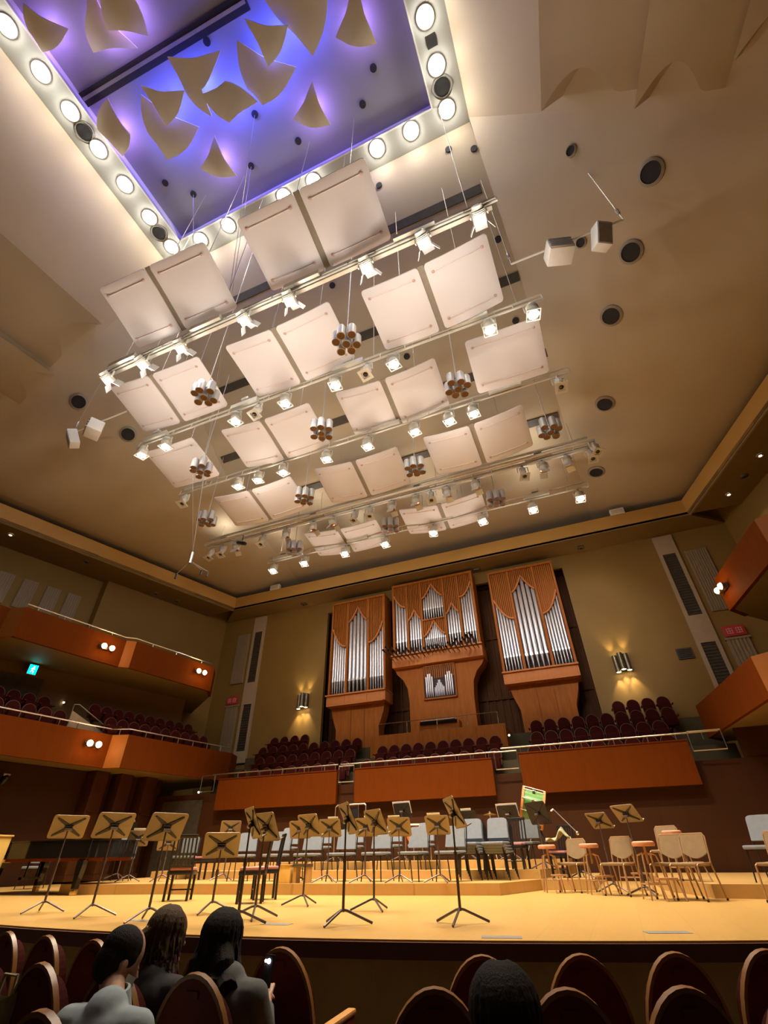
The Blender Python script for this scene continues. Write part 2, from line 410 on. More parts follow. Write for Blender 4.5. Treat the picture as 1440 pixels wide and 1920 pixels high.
# side walls: line runs outwards towards the stalls; the part past Y 14.5 stands proud
for side in (0, 1):
    w = MB(); F = (lambda x: mx(x)) if side == 0 else (lambda x: x)
    def panel(y0, y1, off, z0, z1):
        p = [(F(wall_x(y0) + off), y0), (F(wall_x(y1) + off), y1), (F(wall_x(y1) + off + .4), y1), (F(wall_x(y0) + off + .4), y0)]
        w.prism(p, z0, z1)
    panel(14.5, 21.8, 0, -.9, 13.9); panel(-10.2, 14.52, .35, -.9, 13.9)
    struct(w.build('wall_left' if side == 0 else 'wall_right', 'khaki', smooth=0))
    # crown band, its moulding and the soffit behind it
    ys = [-10 + i * 30.15 / 12 for i in range(13)]
    t = MB()
    t.slab(lambda u, v: (F(crown_x(ys[int(round(u * 12))])), ys[int(round(u * 12))], 12.45 + .75 * v), 12, 1, (F(.25) - F(0), 0, 0))
    struct(t.build('trim_2' if side == 0 else 'trim_3', 'crown', smooth=0))
    t = MB().tube([(F(crown_x(y)) + (F(.06) - F(0)), y, 12.40) for y in ys], .055, 6)
    t.slab(lambda u, v: (F(crown_x(ys[int(round(u * 12))]) * (1 - v) + (wall_x(ys[int(round(u * 12))]) + .42) * v), ys[int(round(u * 12))], 12.44 - .06 * v), 12, 1, (0, 0, .12))
    struct(t.build('trim_4' if side == 0 else 'trim_5', 'soffit', smooth=0))
cxl, cxr = mx(crown_x(20.15)), crown_x(20.15)
struct(MB().prism([(cxl, 20.15), (cxr, 20.15), (cxr, 20.4), (cxl, 20.4)], 12.45, 13.2).build('trim_6', 'crown', smooth=0))
struct(MB().prism([(cxl, 20.15), (cxr, 20.15), (wall_x(21.5) + .1, 21.55), (mx(wall_x(21.5)) - .1, 21.55)], 12.40, 12.55).build('trim_7', 'soffit', smooth=0))

# ceiling: sloping centre strip, curved flanks, flat band with downlights, raised inner field
c = MB()
c.grid(lambda u, v: (XC + strip_half(6.1 + v * 15.8) * (2 * u - 1), 6.1 + v * 15.8, zc(6.1 + v * 15.8)), 16, 30)
def Yof(v): return -10 + v * 31.9
for F in (lambda p: p, flip):
    c.grid(lambda u, v: F(side_pt(Yof(v), u * 1.0)), 20, 60)
    c.grid(lambda u, v: F(Vector((crown_x(Yof(v)) + u * 1.9, Yof(v), 13.6))), 1, 60)
ob = c.build('ceiling', 'ceiling', smooth=25); struct(ob)
EX0, EX1, EY = mx(0.0), 0.0, 5.16
b = MB()
for q in (((EX0 - 1.28, -10), (EX0, 6.12)), ((EX1, -10), (EX1 + 1.24, 6.12)), ((EX0, EY), (EX1, 6.12))):
    (x0, y0), (x1, y1) = q; b.box(((x0 + x1) / 2, (y0 + y1) / 2, 22.68), (x1 - x0, y1 - y0, .14))
struct(b.build('ceiling_band', 'bandplaster', smooth=0))
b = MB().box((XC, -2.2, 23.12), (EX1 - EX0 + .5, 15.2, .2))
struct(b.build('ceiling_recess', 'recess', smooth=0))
b = MB().box(((EX0 + EX1) / 2, EY + .03, 22.82), (EX1 - EX0, .05, .45)).box((EX0 - .03, -2.4, 22.82), (.05, 15.2, .45)).box((EX1 + .03, -2.4, 22.82), (.05, 15.2, .45))
struct(b.build('trim_8', 'white', smooth=0))
# shell-like lobes on the curved flanks
def lobe(F, s0, s1, yend, D, name):
    sh = MB(); nu, nv = 18, 12
    def pt(u, v, lift):
        dip = yend + (-.75 * math.sin(PI * min(1, u * 1.35)) if u < .74 else .25 * (u - .74))
        Y = -9 + (dip + 9) * v
        s = s0 + (s1 - s0) * u
        d = D * (1 - u) ** .8 * lift - .05 * (1 - lift)
        return F(side_pt(Y, s) + side_n(Y, s) * d)
    A = [pt(i / nu, j / nv, 1) for i in range(nu + 1) for j in range(nv + 1)]
    B = [pt(i / nu, j / nv, 0) for i in range(nu + 1) for j in range(nv + 1)]
    N = len(A); q = lambda i, j: i * (nv + 1) + j
    fs = []
    for i in range(nu):
        for j in range(nv):
            fs.append((q(i, j), q(i + 1, j), q(i + 1, j + 1), q(i, j + 1)))
            fs.append((N + q(i, j), N + q(i, j + 1), N + q(i + 1, j + 1), N + q(i + 1, j)))
        fs.append((q(i, nv), q(i + 1, nv), N + q(i + 1, nv), N + q(i, nv)))
        fs.append((q(i, 0), N + q(i, 0), N + q(i + 1, 0), q(i + 1, 0)))
    for j in range(nv):
        fs.append((q(0, j), q(0, j + 1), N + q(0, j + 1), N + q(0, j)))
        fs.append((q(nu, j), N + q(nu, j), N + q(nu, j + 1), q(nu, j + 1)))
    sh.add(A + B, fs)
    struct(sh.build(name, 'ceiling', smooth=30))
k = 9
for F in (lambda p: p, flip):
    for s0, s1, ye, D in ((.27, .45, 5.6, .95), (.46, .60, 5.9, .75), (.61, .75, 5.4, .45)):
        lobe(F, s0, s1, ye, D, 'trim_%d' % k); k += 1
# dark slots in the sloping ceiling through which the bars are hauled
for Y, x0, x1 in ((7.45, -12.9, 1.0), (9.7, -12.9, 1.5), (12.1, -13.2, 2.1), (14.6, -13.3, 1.8)):
    sl = (zc(Y + .2) - zc(Y - .2)) / .4
    X = Matrix.Translation(((x0 + x1) / 2, Y, zc(Y) - .03)) @ Matrix.Rotation(math.atan(sl), 4, 'X')
    struct(MB().box((0, 0, 0), (x1 - x0, .34, .05), X).build('trim_%d' % k, 'slit', smooth=0)); k += 1

# choir terrace: tiered floor, parapet panels, boarded wall below
t = MB()
for i in range(4):
    zt = 2.65 + .6 * i; y0 = 17.34 if i == 0 else 17.4 + i; t.box((XC, (y0 + 21.5) / 2, zt - .3), (19.6 - .02 * i, 21.5 - y0, .6))
struct(t.build('floor_choir', 'olive', smooth=0))
struct(MB().box((XC, 17.25, 1.35), (23.5, .12, 2.7)).build('wall_stage_back', 'darkwood', smooth=0))
struct(MB().box((5.55, 16.0, 1.9), (.15, 2.6, 3.8)).box((5.0, 17.3, 1.9), (2.4, .15, 3.8)).build('wall_stage_right', 'darkwood', smooth=0))
for i, (x0, x1, z0, z1) in enumerate(((XC - 8.25, XC - 3.02, 2.1, 3.12), (XC - 2.3, XC + 2.62, 2.1, 3.12), (XC + 3.5, XC + 8.32, 2.1, 3.2))):
    p = MB().box(((x0 + x1) / 2, 17.0, (z0 + z1) / 2), (x1 - x0, .14, z1 - z0)).box(((x0 + x1) / 2, 17.07, z1 + .015), (x1 - x0, .32, .03))
    struct(p.build('wall_choir_parapet', 'orange', smooth=0))
# side balconies
def balcony(poly, wall_pts, z0, z1, name, pale_idx):
    """poly: front line from the stalls towards the stage; boards .12 thick, slab behind"""
    b = MB(); pale = MB()
    for i in range(len(poly) - 1):
        (x0, y0), (x1, y1) = poly[i], poly[i + 1]
        d = Vector((x1 - x0, y1 - y0, 0)).normalized(); n = Vector((-d.y, d.x, 0)) * .12
        if (n.x > 0) == (wall_pts[0][0] < x0): n = -n
        q = [(x0, y0), (x1, y1), (x1 + n.x, y1 + n.y), (x0 + n.x, y0 + n.y)]
        (pale if i in pale_idx else b).prism(q, z0, z1)
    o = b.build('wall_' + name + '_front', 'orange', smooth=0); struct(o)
    if pale.v: struct(pale.build('wall_' + name + '_return', 'orange_lit', smooth=0))
    inner = [(p[0] + (.06 if wall_pts[0][0] > p[0] else -.06), p[1]) for p in poly]
    struct(MB().prism(inner + wall_pts, z0 + .02, z0 + .3).build('floor_' + name, 'soffit', smooth=0))
LLOW = [(-18.1, 4.0), (-17.35, 9.3), (-16.7, 13.65), (-16.1, 13.85), (-15.1, 18.7), (-15.4, 19.5)]
LUP = [(-19.3, 3.5), (-18.42, 9.2), (-17.8, 9.37), (-17.1, 13.25), (-16.8, 13.5), (-16.03, 17.55), (-16.6, 18.3)]
RLOW = [(6.6, 4.0), (4.95, 13.1), (4.0, 13.71), (3.31, 18.49), (3.9, 19.4)]
RUP = [(7.9, 4.0), (6.2, 13.3), (5.57, 13.63), (5.05, 17.17), (5.6, 17.9)]
WL = [(mx(wall_x(20.5)), 20.5), (mx(wall_x(3.5)), 3.5)]; WR = [(wall_x(20.5), 20.5), (wall_x(3.5), 3.5)]
balcony(LLOW, WL, 3.3, 4.4, 'lower_left_balcony', (2,)); balcony(LUP, WL, 6.9, 8.0, 'upper_left_balcony', (1, 3))
balcony(RLOW, WR, 3.45, 4.4, 'lower_right_balcony', (1,)); balcony(RUP, WR, 6.85, 8.0, 'upper_right_balcony', (1,))
# raised floors for the balcony seat rows
struct(MB().prism([(-17.42, 9.2), (-16.75, 13.75), (-16.15, 13.95), (-15.2, 18.6), (-19.2, 20), (-20.6, 14.5), (-22, 9.2)], 3.6, 4.1).build('floor_balcony_left', 'olive', smooth=0))
struct(MB().prism([(-18.5, 9.2), (-17.2, 18.8), (-19.4, 20), (-20.7, 14.5), (-22.3, 9.2)], 4.1, 4.65).build('floor_balcony_left_tier', 'olive', smooth=0))
# side walls of the stage under the balconies, with square pillars
for F, nm in ((lambda x: x, 'left'), (mx, 'right')):
    w = MB().prism([(F(-19.6), 4.5), (F(-17.35), 17.3), (F(-17.55), 17.3), (F(-19.8), 4.5)], -.1, 3.3)
    struct(w.build('wall_stage_side_' + nm, 'darkwood', smooth=0))
for i, y in enumerate((14.35, 15.35, 16.45)):
    p = MB().box((0, 0, 1.7), (.55, .6, 3.2), None, 0, .04).box((.05, 0, 2.0), (.58, .5, .05)).box((.02, 0, .08), (.62, .66, .16))
    o = p.build('pillar', 'pillar'); o.location = (-17.75 + .17 * (y - 14), y, .05); struct(o)
struct(box('door_3', (-15.9, 17.17, 1.25), (2.0, .06, 2.5), 'slit'))

# pale strips with dark slits, louvred panels, doors with red signs (mirror images)
for F, n0 in ((lambda x: x, 0), (mx, 1)):
    sx = lambda a, b: sorted((F(a), F(b)))
    a, b_ = sx(4.70, 5.50); s = MB()
    x1, x2 = sx(4.84, 5.36)
    for q in ((a, x1, 4.45, 12.3), (x2, b_, 4.45, 12.3), (x1, x2, 11.36, 12.3), (x1, x2, 7.28, 8.44), (x1, x2, 4.45, 5.0)):
        s.box(((q[0] + q[1]) / 2, 21.45, (q[2] + q[3]) / 2), (q[1] - q[0], .12, q[3] - q[2]))
    struct(s.build('trim_%d' % k, 'pale', smooth=0)); k += 1
    for z0, z1 in ((8.44, 11.36), (5.0, 7.28)):
        m_ = MB().box(((x1 + x2) / 2, 21.47, (z0 + z1) / 2), (x2 - x1, .04, z1 - z0))
        for j in range(int((z1 - z0) / .12)): m_.box(((x1 + x2) / 2, 21.44, z0 + .06 + j * .12), (x2 - x1, .03, .05))
        struct(m_.build('window_%d' % (n0 * 2 + (1 if z0 > 8 else 2)), 'slit', smooth=0))
    a, b_ = sx(5.72, 6.56)
    l = MB().box(((a + b_) / 2, 21.46, 9.93), (b_ - a, .06, 2.87))
    for j in range(9): l.box((a + (j + .5) * (b_ - a) / 9, 21.42, 9.93), (.045, .05, 2.80))
    struct(l.build('window_%d' % (5 + n0), 'louver', smooth=0))
    a, b_ = sx(5.74, 6.52)
    d = MB().box(((a + b_) / 2, 21.46, 5.85), (b_ - a, .06, 2.9))
    for j in range(6): d.box((a + (j + .5) * (b_ - a) / 6, 21.42, 5.85), (.07, .05, 2.85))
    d.box(((a + b_) / 2, 21.43, 7.3), (b_ - a + .1, .1, .08))
    struct(d.build('door_%d' % (1 + n0), 'louver', smooth=0))
for i, (y, zt) in enumerate(((10.72, 11.24), (11.65, 11.24), (12.6, 11.24), (13.5, 11.24))):
    x = mx(wall_x(y) + .35)
    X = Matrix.Translation((x + .03, y, 10.55)) @ Matrix.Rotation(-math.atan(.305), 4, 'Z')
    w = MB().box((0, 0, 0), (.06, .62, 1.4), X)
    for j in range(6): w.box((.03, -.26 + j * .104, 0), (.05, .035, 1.36), X)
    struct(w.build('window_%d' % (7 + i), 'louver', smooth=0))
# corridor wall behind the left balcony seats, under the upper balcony, with a dark doorway
IW = lambda y: mx(wall_x(y) + .35) + 2.6
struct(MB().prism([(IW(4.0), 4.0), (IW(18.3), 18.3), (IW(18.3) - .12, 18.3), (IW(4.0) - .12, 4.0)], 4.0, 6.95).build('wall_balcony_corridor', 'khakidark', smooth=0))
struct(MB().prism([(IW(10.6) + .03, 10.6), (IW(12.35) + .03, 12.35), (IW(12.35) - .05, 12.35), (IW(10.6) - .05, 10.6)], 4.6, 6.5).build('door_4', 'slit', smooth=0))
# ================================================================== CEILING FITTINGS
PET = [
 ([(-11.13, -2.29), (-10.38, -1.38), (-11.57, -1.32), (-11.51, -1.84)], 'v', 'small kite-shaped plaster petal nearest the left row of downlights, by the frame corner'),
 ([(-9.0, -1.9), (-9.84, -1.27), (-10.18, -0.67), (-8.78, -0.19), (-9.11, -0.94)], 'v', 'large curved plaster petal behind a smaller one, left of the dark ceiling track'),
 ([(-8.4, -1.7), (-7.85, -1.3), (-8.07, -0.27), (-9.18, -0.87)], 'v', 'plaster petal overlapping the large curved petal left of the dark track'),
 ([(-7.81, 0.42), (-6.13, 0.97), (-7.29, 1.49), (-7.47, 2.21), (-7.86, 1.33)], 'b', 'plaster petal with a long drooping tip just right of the dark track'),
 ([(-4.83, 0.67), (-3.67, 1.31), (-4.77, 1.87)], 'b', 'upper triangular plaster petal amid the bright blue glow, with its point downward'),
 ([(-5.44, 1.0), (-4.02, 2.3), (-5.59, 2.67), (-5.82, 2.11)], 'b', 'large plaster petal below the triangular one in the bright blue glow'),
 ([(-4.1, 0.25), (-2.05, 0.95), (-3.3, 2.24), (-3.7, 1.35)], 'b', 'large tapering plaster petal at the top edge right of the blue glow'),
 ([(-1.2, 1.2), (-1.18, 2.81), (-2.33, 2.16)], 'v', 'fan-shaped plaster petal furthest right, near the recess edge'),
 ([(-9.12, 0.61), (-7.88, 1.28), (-9.12, 1.77)], 'b', 'small triangular plaster petal above a big one, beside the end of the track'),
 ([(-9.45, 0.82), (-8.23, 2.31), (-9.97, 2.61), (-10.0, 1.74)], 'b', 'big curved plaster petal under the small triangle near the track end'),
 ([(-7.39, 1.6), (-6.38, 1.64), (-5.72, 2.52), (-6.94, 2.6)], 'b', 'diamond-shaped plaster petal in the middle of the blue and violet group'),
 ([(-10.61, 0.42), (-10.64, 1.48), (-11.44, 1.85), (-11.61, 0.9)], 'v', 'leaf-shaped plaster petal under the left end of the dark track'),
 ([(-7.79, 2.76), (-7.82, 4.09), (-8.94, 3.37)], 'v', 'lowest fan-shaped plaster petal, alone near the back edge of the recess'),
 ([(-3.64, 2.83), (-3.61, 4.12), (-4.79, 3.46)], 'v', 'lone fan-shaped plaster petal right of centre in the violet glow'),
]
LAY = [0, .35, 0, 0, -.22, .12, .1, 0, -.22, .12, -.1, 0, 0, 0]
for (poly, hue, lab), lay in zip(PET, LAY):
    cx = sum(p[0] for p in poly) / len(poly); cy = sum(p[1] for p in poly) / len(poly)
    t = thing('ceiling_petal', lab, 'ceiling petal', (cx, cy, 22.30 + lay), 0, 'plaster petals in the ceiling recess')
    n = len(poly); out = []
    for i in range(n):
        a = Vector((poly[i][0] - cx, poly[i][1] - cy)) * 1.04; b = Vector((poly[(i + 1) % n][0] - cx, poly[(i + 1) % n][1] - cy)) * 1.04
        for j in range(8):
            p = a.lerp(b, j / 8); bow = math.sin(PI * j / 8) * (.10 if i % 2 else -.05) * (b - a).length
            nn = Vector((p.x, p.y)).normalized(); out.append(p + nn * bow)
    m_ = MB(); vs = [(0, 0, 0)]; K = 5
    mxr = max(p.length for p in out)
    for k_ in range(1, K + 1):
        for p in out:
            q = p * (k_ / K); vs.append((q.x, q.y, .16 * (q.length / mxr) ** 2))
    N = len(out); fs = [(0, 1 + j, 1 + (j + 1) % N) for j in range(N)]
    for k_ in range(K - 1):
        for j in range(N): fs.append((1 + k_ * N + j, 1 + (k_ + 1) * N + j, 1 + (k_ + 1) * N + (j + 1) % N, 1 + k_ * N + (j + 1) % N))
    nv = len(vs); vs2 = [(x, y, z + .05) for x, y, z in vs]
    fs2 = [tuple(i + nv for i in reversed(f)) for f in fs]
    rim = [(1 + (K - 1) * N + j, 1 + (K - 1) * N + (j + 1) % N, nv + 1 + (K - 1) * N + (j + 1) % N, nv + 1 + (K - 1) * N + j) for j in range(N)]
    m_.add(vs + vs2, fs + fs2 + rim); m_.build('shell', 'petal', t)
    MB().tube([(0, 0, .03), (0, 0, 23.04 - 22.30 - lay)], .03, 6).build('hanger_rod', 'grey', t)
    col = (0.07, 0.09, 1.0) if hue == 'b' else (0.42, 0.24, 1.0)
    point('coloured_lamp', (.0, .05, .33 - lay * .5), PETAL * (2.3 if hue == 'b' else 1.0), col, .06, t)
# dark track across the recess
t = thing('ceiling_track', 'long dark double track running across the violet ceiling recess', 'ceiling track', (-8.2, .24, 22.98))
MB().box((0, 0, 0), (7.0, .42, .10)).build('channel', 'hole', t); MB().box((0, -.02, -.06), (6.9, .10, .04)).build('rail', 'grey', t)
t.rotation_euler = (0, 0, math.atan2(.25, 6.93))

# lit recess downlights
def downlight_proto():
    t = thing('recess_downlight', '', 'downlight', group='lit downlights around the ceiling recess')
    MB().lathe([(.30, .05), (.30, -.02), (.22, -.04), (.20, .04)], 20, None, False).build('ring', 'white', t)
    MB().lathe([(.20, .02), (.20, -.005), (.001, -.02)], 20).build('lens', 'downlit', t)
    point('glow', (0, 0, -.16), BAND, (1.0, .97, .86), .12, t)
    return Proto(t)
dl = downlight_proto()
Ls = [-2.2, -1.0, .15, 1.37, 2.64, 3.95, 5.24]
for i, y in enumerate(Ls): dl.place((-12.2, y, 22.59), 0, 'bright ceiling downlight, %s along the left side of the recess' % (ORD[i] + ' from the top' if i < 6 else 'last'))
for i, y in enumerate((2.89, 4.14, 5.41)): dl.place((.53, y, 22.59), 0, 'bright ceiling downlight, %s down the right side of the recess' % ORD[i])
Bs = [-10.8, -9.3, -6.5, -5.1, -2.3, -.9]
for i, x in enumerate(Bs): dl.place((x, 5.5, 22.59), 0, 'bright ceiling downlight, %s along the back edge of the recess' % nth(i, 6))

# dark round openings, small ports and the holes the cables pass through
def port_proto(name, r, ring, lab):
    t = thing(name, '', lab)
    if ring: MB().lathe([(r * 1.3, .03), (r * 1.3, -.03), (r * 1.02, -.07), (r, .05)], 24, None, False).build('ring', 'ring', t)
    MB().lathe([(r * 1.02, .03), (r * 1.02, -.03), (.001, -.032)], 24).build('opening', 'hole', t)
    return Proto(t)
def on_ceiling(x, y):
    """height and downward normal of the ceiling at x, y"""
    a = x if x > XC else mx(x)
    if y < EY and EX0 < x < EX1: return 23.02, Vector((0, 0, -1))
    ex = XC + strip_half(y)
    if y < 6.1 and a < ex: return 22.60, Vector((0, 0, -1))
    if a <= ex:
        sl = (zc(y + .05) - zc(y - .05)) / .1
        return zc(y), Vector((0, sl, -1)).normalized()
    s = (a - ex) / (crown_x(y) - ex); n = side_n(y, s).normalized()
    if x <= XC: n = Vector((-n.x, n.y, n.z))
    return side_pt(y, s).z, n
def place_port(pr, x, y, lab, grp):
    z, n = on_ceiling(x, y)
    pr.place(Vector((x, y, z)) + n * .015, (-n).to_track_quat('Z', 'Y').to_euler(), lab, grp)
big = port_proto('ceiling_opening', .27, True, 'ceiling opening')
for i, (x, y) in enumerate(((5.84, 4.3), (5.35, 7.4), (4.68, 9.2), (3.97, 10.96), (3.48, 14.23), (2.93, 17.84))):
    place_port(big, x, y, 'large round dark opening in the right ceiling flank, %s from the top' % ORD[i], 'large round ceiling openings')
for i, (x, y) in enumerate(((-16.92, 7.14), (-15.97, 9.09))):
    place_port(big, x, y, 'large round dark opening in the left ceiling flank, %s one' % ('upper left' if i == 0 else 'lower right, beside a lit lantern'), 'large round ceiling openings')
sm = port_proto('ceiling_port', .14, True, 'ceiling port')
for (x, y), w in (((3.73, 6.81), 'upper right beyond the recess corner'), ((3.49, 8.88), 'beside the white loudspeaker on the right')):
    place_port(sm, x, y, 'small round dark port in the right ceiling flank, ' + w, 'small ceiling ports')
cab = port_proto('cable_hole', .12, False, 'cable hole')
CH = [((-6.53, .62), 'on the violet recess right beside the dark track'), ((-6.16, 2.87), 'on the recess under the diamond petal, with long cables'), ((-5.08, 4.2), 'on the recess behind the lone fan petal'),
      ((-7.25, 4.17), 'on the recess above the back row of downlights'), ((-10.07, 4.06), 'on the recess near its back left corner'), ((-2.31, 4.17), 'on the recess right part with one thin cable'),
      ((-1.55, 3.42), 'tiny one near the right edge of the recess'), ((-10.86, 3.29), 'tiny one on the recess left of the lowest petal'), ((-2.62, 6.46), 'just behind the back downlights, right of centre'),
      ((-5.41, 8.13), 'in the sloping ceiling between front reflectors'), ((1.12, 8.68), 'in the sloping ceiling right of the front bar'), ((1.03, 10.85), 'in the sloping ceiling above the single right reflector'),
      ((-3.27, 10.75), 'in the sloping ceiling between second and third reflector rows'), ((.24, 6.42), 'top of a thin cable, left of a pair near the recess corner'), ((1.11, 6.64), 'top of a thin cable, right of a pair near the recess corner')]
for (x, y), w in CH: place_port(cab, x, y, 'dark cable hole ' + w, 'cable holes in the ceiling')
bp = port_proto('band_port', .28, True, 'ceiling port')
for (x, y), w in (((.55, 4.75), 'on the right downlight band'), ((-12.24, .78), 'upper one on the left downlight band'), ((-12.27, 4.58), 'lower one on the left downlight band')):
    bp.place((x, y, 22.59), (PI, 0, 0), 'blue-grey round port ' + w, 'ports on the downlight band')
box('trim_vent', (.55, 3.5, 22.60), (.34, .34, .04), 'hole'); tag(bpy.data.objects['trim_vent'], 'small square dark vent between downlights on the right band', 'ceiling vent'); bpy.data.objects['trim_vent'].name = 'ceiling_vent'

# ================================================================== ACOUSTIC REFLECTORS
REF = [("r1L", -8.68, 4.30, 14.00, .285, .93, .18, 0, .035, 0), ("r1R", -3.73, 4.38, 14.08, .224, .96, .27, .019, .016, 0),
 ("r2L", -11.18, 7.10, 13.77, .225, .96, .21, -.014, .044, 0), ("r2M", -6.13, 7.15, 13.54, .182, .97, .28, .018, -.004, 0), ("r2R", -1.29, 7.08, 13.45, .276, .93, .37, .021, -.033, 0),
 ("r3A", -12.71, 9.73, 13.39, .209, .95, .16, -.014, .026, 1.16), ("r3B", -8.54, 10.03, 13.39, .180, .94, .21, -.013, .029, 0), ("r3C", -3.83, 10.32, 13.67, .267, .92, .34, .008, .007, 0), ("r3D", .35, 9.84, 13.40, .461, .87, .16, -.007, .006, 1.16),
 ("r4L", -10.88, 12.65, 12.80, .200, .90, .21, 0, .027, 0), ("r4M", -6.50, 13.54, 13.52, .266, .94, .24, -.005, .026, 0), ("r4R", -1.38, 12.90, 12.95, .317, .87, .29, .014, -.030, 0),
 ("r5L", -8.91, 16.91, 13.01, .161, .88, .18, -.037, .035, 0), ("r5R", -3.88, 16.77, 12.91, .185, .82, .25, -.008, .023, 0)]
RLAB = {"r1L": 'nearest row, left pair', "r1R": 'nearest and largest-looking row, right pair under the recess edge', "r2L": 'second row, leftmost pair beside a tube cluster', "r2M": 'second row, middle pair',
 "r2R": 'second row, rightmost pair with lamp reflections', "r3A": 'third row, single panel at the far left', "r3B": 'third row, left pair', "r3C": 'third row, right pair', "r3D": 'third row, single panel at the far right',
 "r4L": 'fourth row, leftmost pair above the big truss', "r4M": 'fourth row, middle pair', "r4R": 'fourth row, rightmost pair', "r5L": 'furthest row, left pair beyond the truss', "r5R": 'furthest row, right pair beyond the truss'}
for key, x, y, z, tl, d, sag, roll, yaw, single in REF:
    t = thing('acoustic_reflector', 'curved white %s, %s' % ('acoustic reflector panel' if single else 'twin-panel acoustic reflector', RLAB[key]), 'acoustic reflector', (x, y, z), yaw, 'white acoustic reflectors over the stage')
    ct, st, cr, sr = math.cos(tl), math.sin(tl), math.cos(roll), math.sin(roll)
    def P(u, v, up=0.0, w=1.9, ct=ct, st=st, cr=cr, sr=sr, sag=sag):
        zz = sag * (u / w) ** 2 + up - .03 * v * v
        a = Vector((u, v * ct + zz * st, -v * st + zz * ct))
        return Vector((a.x * cr - a.z * sr, a.y, a.x * sr + a.z * cr))
    spans = [(-single, single)] if single else [(-1.9, -.09), (.09, 1.9)]
    for (u0, u1) in spans:
        uc, hw = (u0 + u1) / 2, (u1 - u0) / 2; out = []
        rc = .10
        for (sx, sy, a0) in ((1, 1, 0), (-1, 1, 90), (-1, -1, 180), (1, -1, 270)):
            for j in range(5):
                a = R_(a0 + j * 22.5); out.append((sx * (hw - rc) + rc * math.cos(a), sy * (d - rc) + rc * math.sin(a)))
            nx = {(1, 1): (-1, 0), (-1, 1): (0, -1), (-1, -1): (1, 0), (1, -1): (0, 1)}[(sx, sy)]
            L_ = 2 * (hw - rc) if nx[0] else 2 * (d - rc)
            for j in range(1, 6): out.append((out[-1][0] + nx[0] * L_ / 6, out[-1][1] + nx[1] * L_ / 6))
        N = len(out); K = 8
        vs = [P(uc, 0)]; 
        for k_ in range(1, K + 1):
            for p in out: vs.append(P(uc + p[0] * k_ / K, p[1] * k_ / K, .025 if k_ == K else 0))
        fs = [(0, 1 + j, 1 + (j + 1) % N) for j in range(N)]
        for k_ in range(K - 1):
            for j in range(N): fs.append((1 + k_ * N + j, 1 + (k_ + 1) * N + j, 1 + (k_ + 1) * N + (j + 1) % N, 1 + k_ * N + (j + 1) % N))
        nv = len(vs); b0 = 1 + (K - 1) * N
        vs2 = [v + Vector((0, 0, .045)) for v in vs]
        pm = MB().add(vs + vs2, fs + [tuple(i + nv for i in reversed(f)) for f in fs] + [(b0 + j, b0 + (j + 1) % N, nv + b0 + (j + 1) % N, nv + b0 + j) for j in range(N)])
        pn = pm.build('panel', 'acrylic', t, 50)
        for vv in (-.72 * d, .72 * d):
            MB().tube([P(u0 + .22 + (u1 - u0 - .44) * j / 8, vv, -.012) for j in range(9)], .016, 6).build('rib', 'railpink', pn)
            for uu in (u0 + .20, u1 - .20):
                c_ = P(uu, vv, -.02); MB().ball(c_, (.05, .05, .022), 6).build('bolt', 'bolt', pn)
    if not single:
        s_ = MB(); s_.slab(lambda u, v: P(-.085 + .17 * u, -d + 2 * d * v, .07), 1, 4, (0, 0, .03)); s_.build('joining_strip', 'ring', t)
    for uu in ((-.95, .95) if not single else (0,)):
        a = P(uu, 0, .04); wy = y + a.y; zz = on_ceiling(x + a.x, wy)[0] - z
        MB().tube([a, (a.x, a.y, zz)], .012, 5).build('suspension_cable', 'cable', t)

# ================================================================== LIGHTING BARS AND LANTERNS
BARS = [('front', 5.2, -11.9, .95, 13.24), ('second', 8.15, -13.4, 1.65, 13.22), ('third', 11.05, -14.0, 2.15, 13.22), ('fourth and thickest', 15.0, -15.7, 2.75, 13.22), ('furthest', 16.95, -13.4, 2.3, 12.84)]
for i, (nm, y, x0, x1, z) in enumerate(BARS):
    t = thing('lighting_bar', 'long cream lighting bar hung across the stage, %s one' % nm, 'lighting bar', ((x0 + x1) / 2, y, z), 0, 'lighting bars over the stage')
    h = (x1 - x0) / 2
    MB().tube([(-h, 0, 0), (h, 0, 0)], .06 if i == 3 else .035, 8).build('lower_tube', 'batten', t)
    MB().tube([(-h, .05, .30), (h, .05, .30)], .05 if i == 3 else .03, 8).build('upper_tube', 'batten', t)
    if i in (0, 3):
        MB().box((0, .14, .12), (2 * h - .3, .10, .16)).build('cable_tray', 'batten', t)
    if i == 3:
        MB().tube([(-h, -.28, .05), (h, -.28, .05)], .06, 8).build('front_tube', 'batten', t)
        MB().tube([(-h + .2, -.22, .33), (h - .2, -.22, .33)], .05, 8).build('front_top_tube', 'batten', t)
    for j in range(4):
        xx = -h + .9 + j * (2 * h - 3.0) / 3.0; MB().box((xx, -.05, .14), (1.1, .16, .18)).build('connector_box', 'batten', t)
        if i == 0: continue
        MB().box((xx, -.06, .38), (.30, .14, .12), None, 0, .02).build('bar_fill_box', 'batten', t)  # made-up box for the upward fill, added to brighten panels and ceiling
        spot('bar_fill', (xx, -.06, .46), (0, -.1, 1), BAR_FILL, (1, .93, .84), 160, .5, .12, t)
    st = MB(); k_ = 0
    n = int(2 * h / .8)
    for j in range(n + 1):
        xx = -h + j * 2 * h / n; st.tube([(xx, 0, 0), (xx, .05, .30)], .015, 5)
        if i == 3: st.tube([(xx, 0, 0), (xx, -.28, .05)], .015, 5)
    st.build('struts', 'batten', t)
    for j in range(4):
        xx = -h + .7 + j * (2 * h - 1.4) / 3
        zz = on_ceiling((x0 + x1) / 2 + xx, y)[0] - z
        MB().tube([(xx, .05, .30), (xx, .05, zz)], .012, 5).build('hanging_cable', 'cable', t)

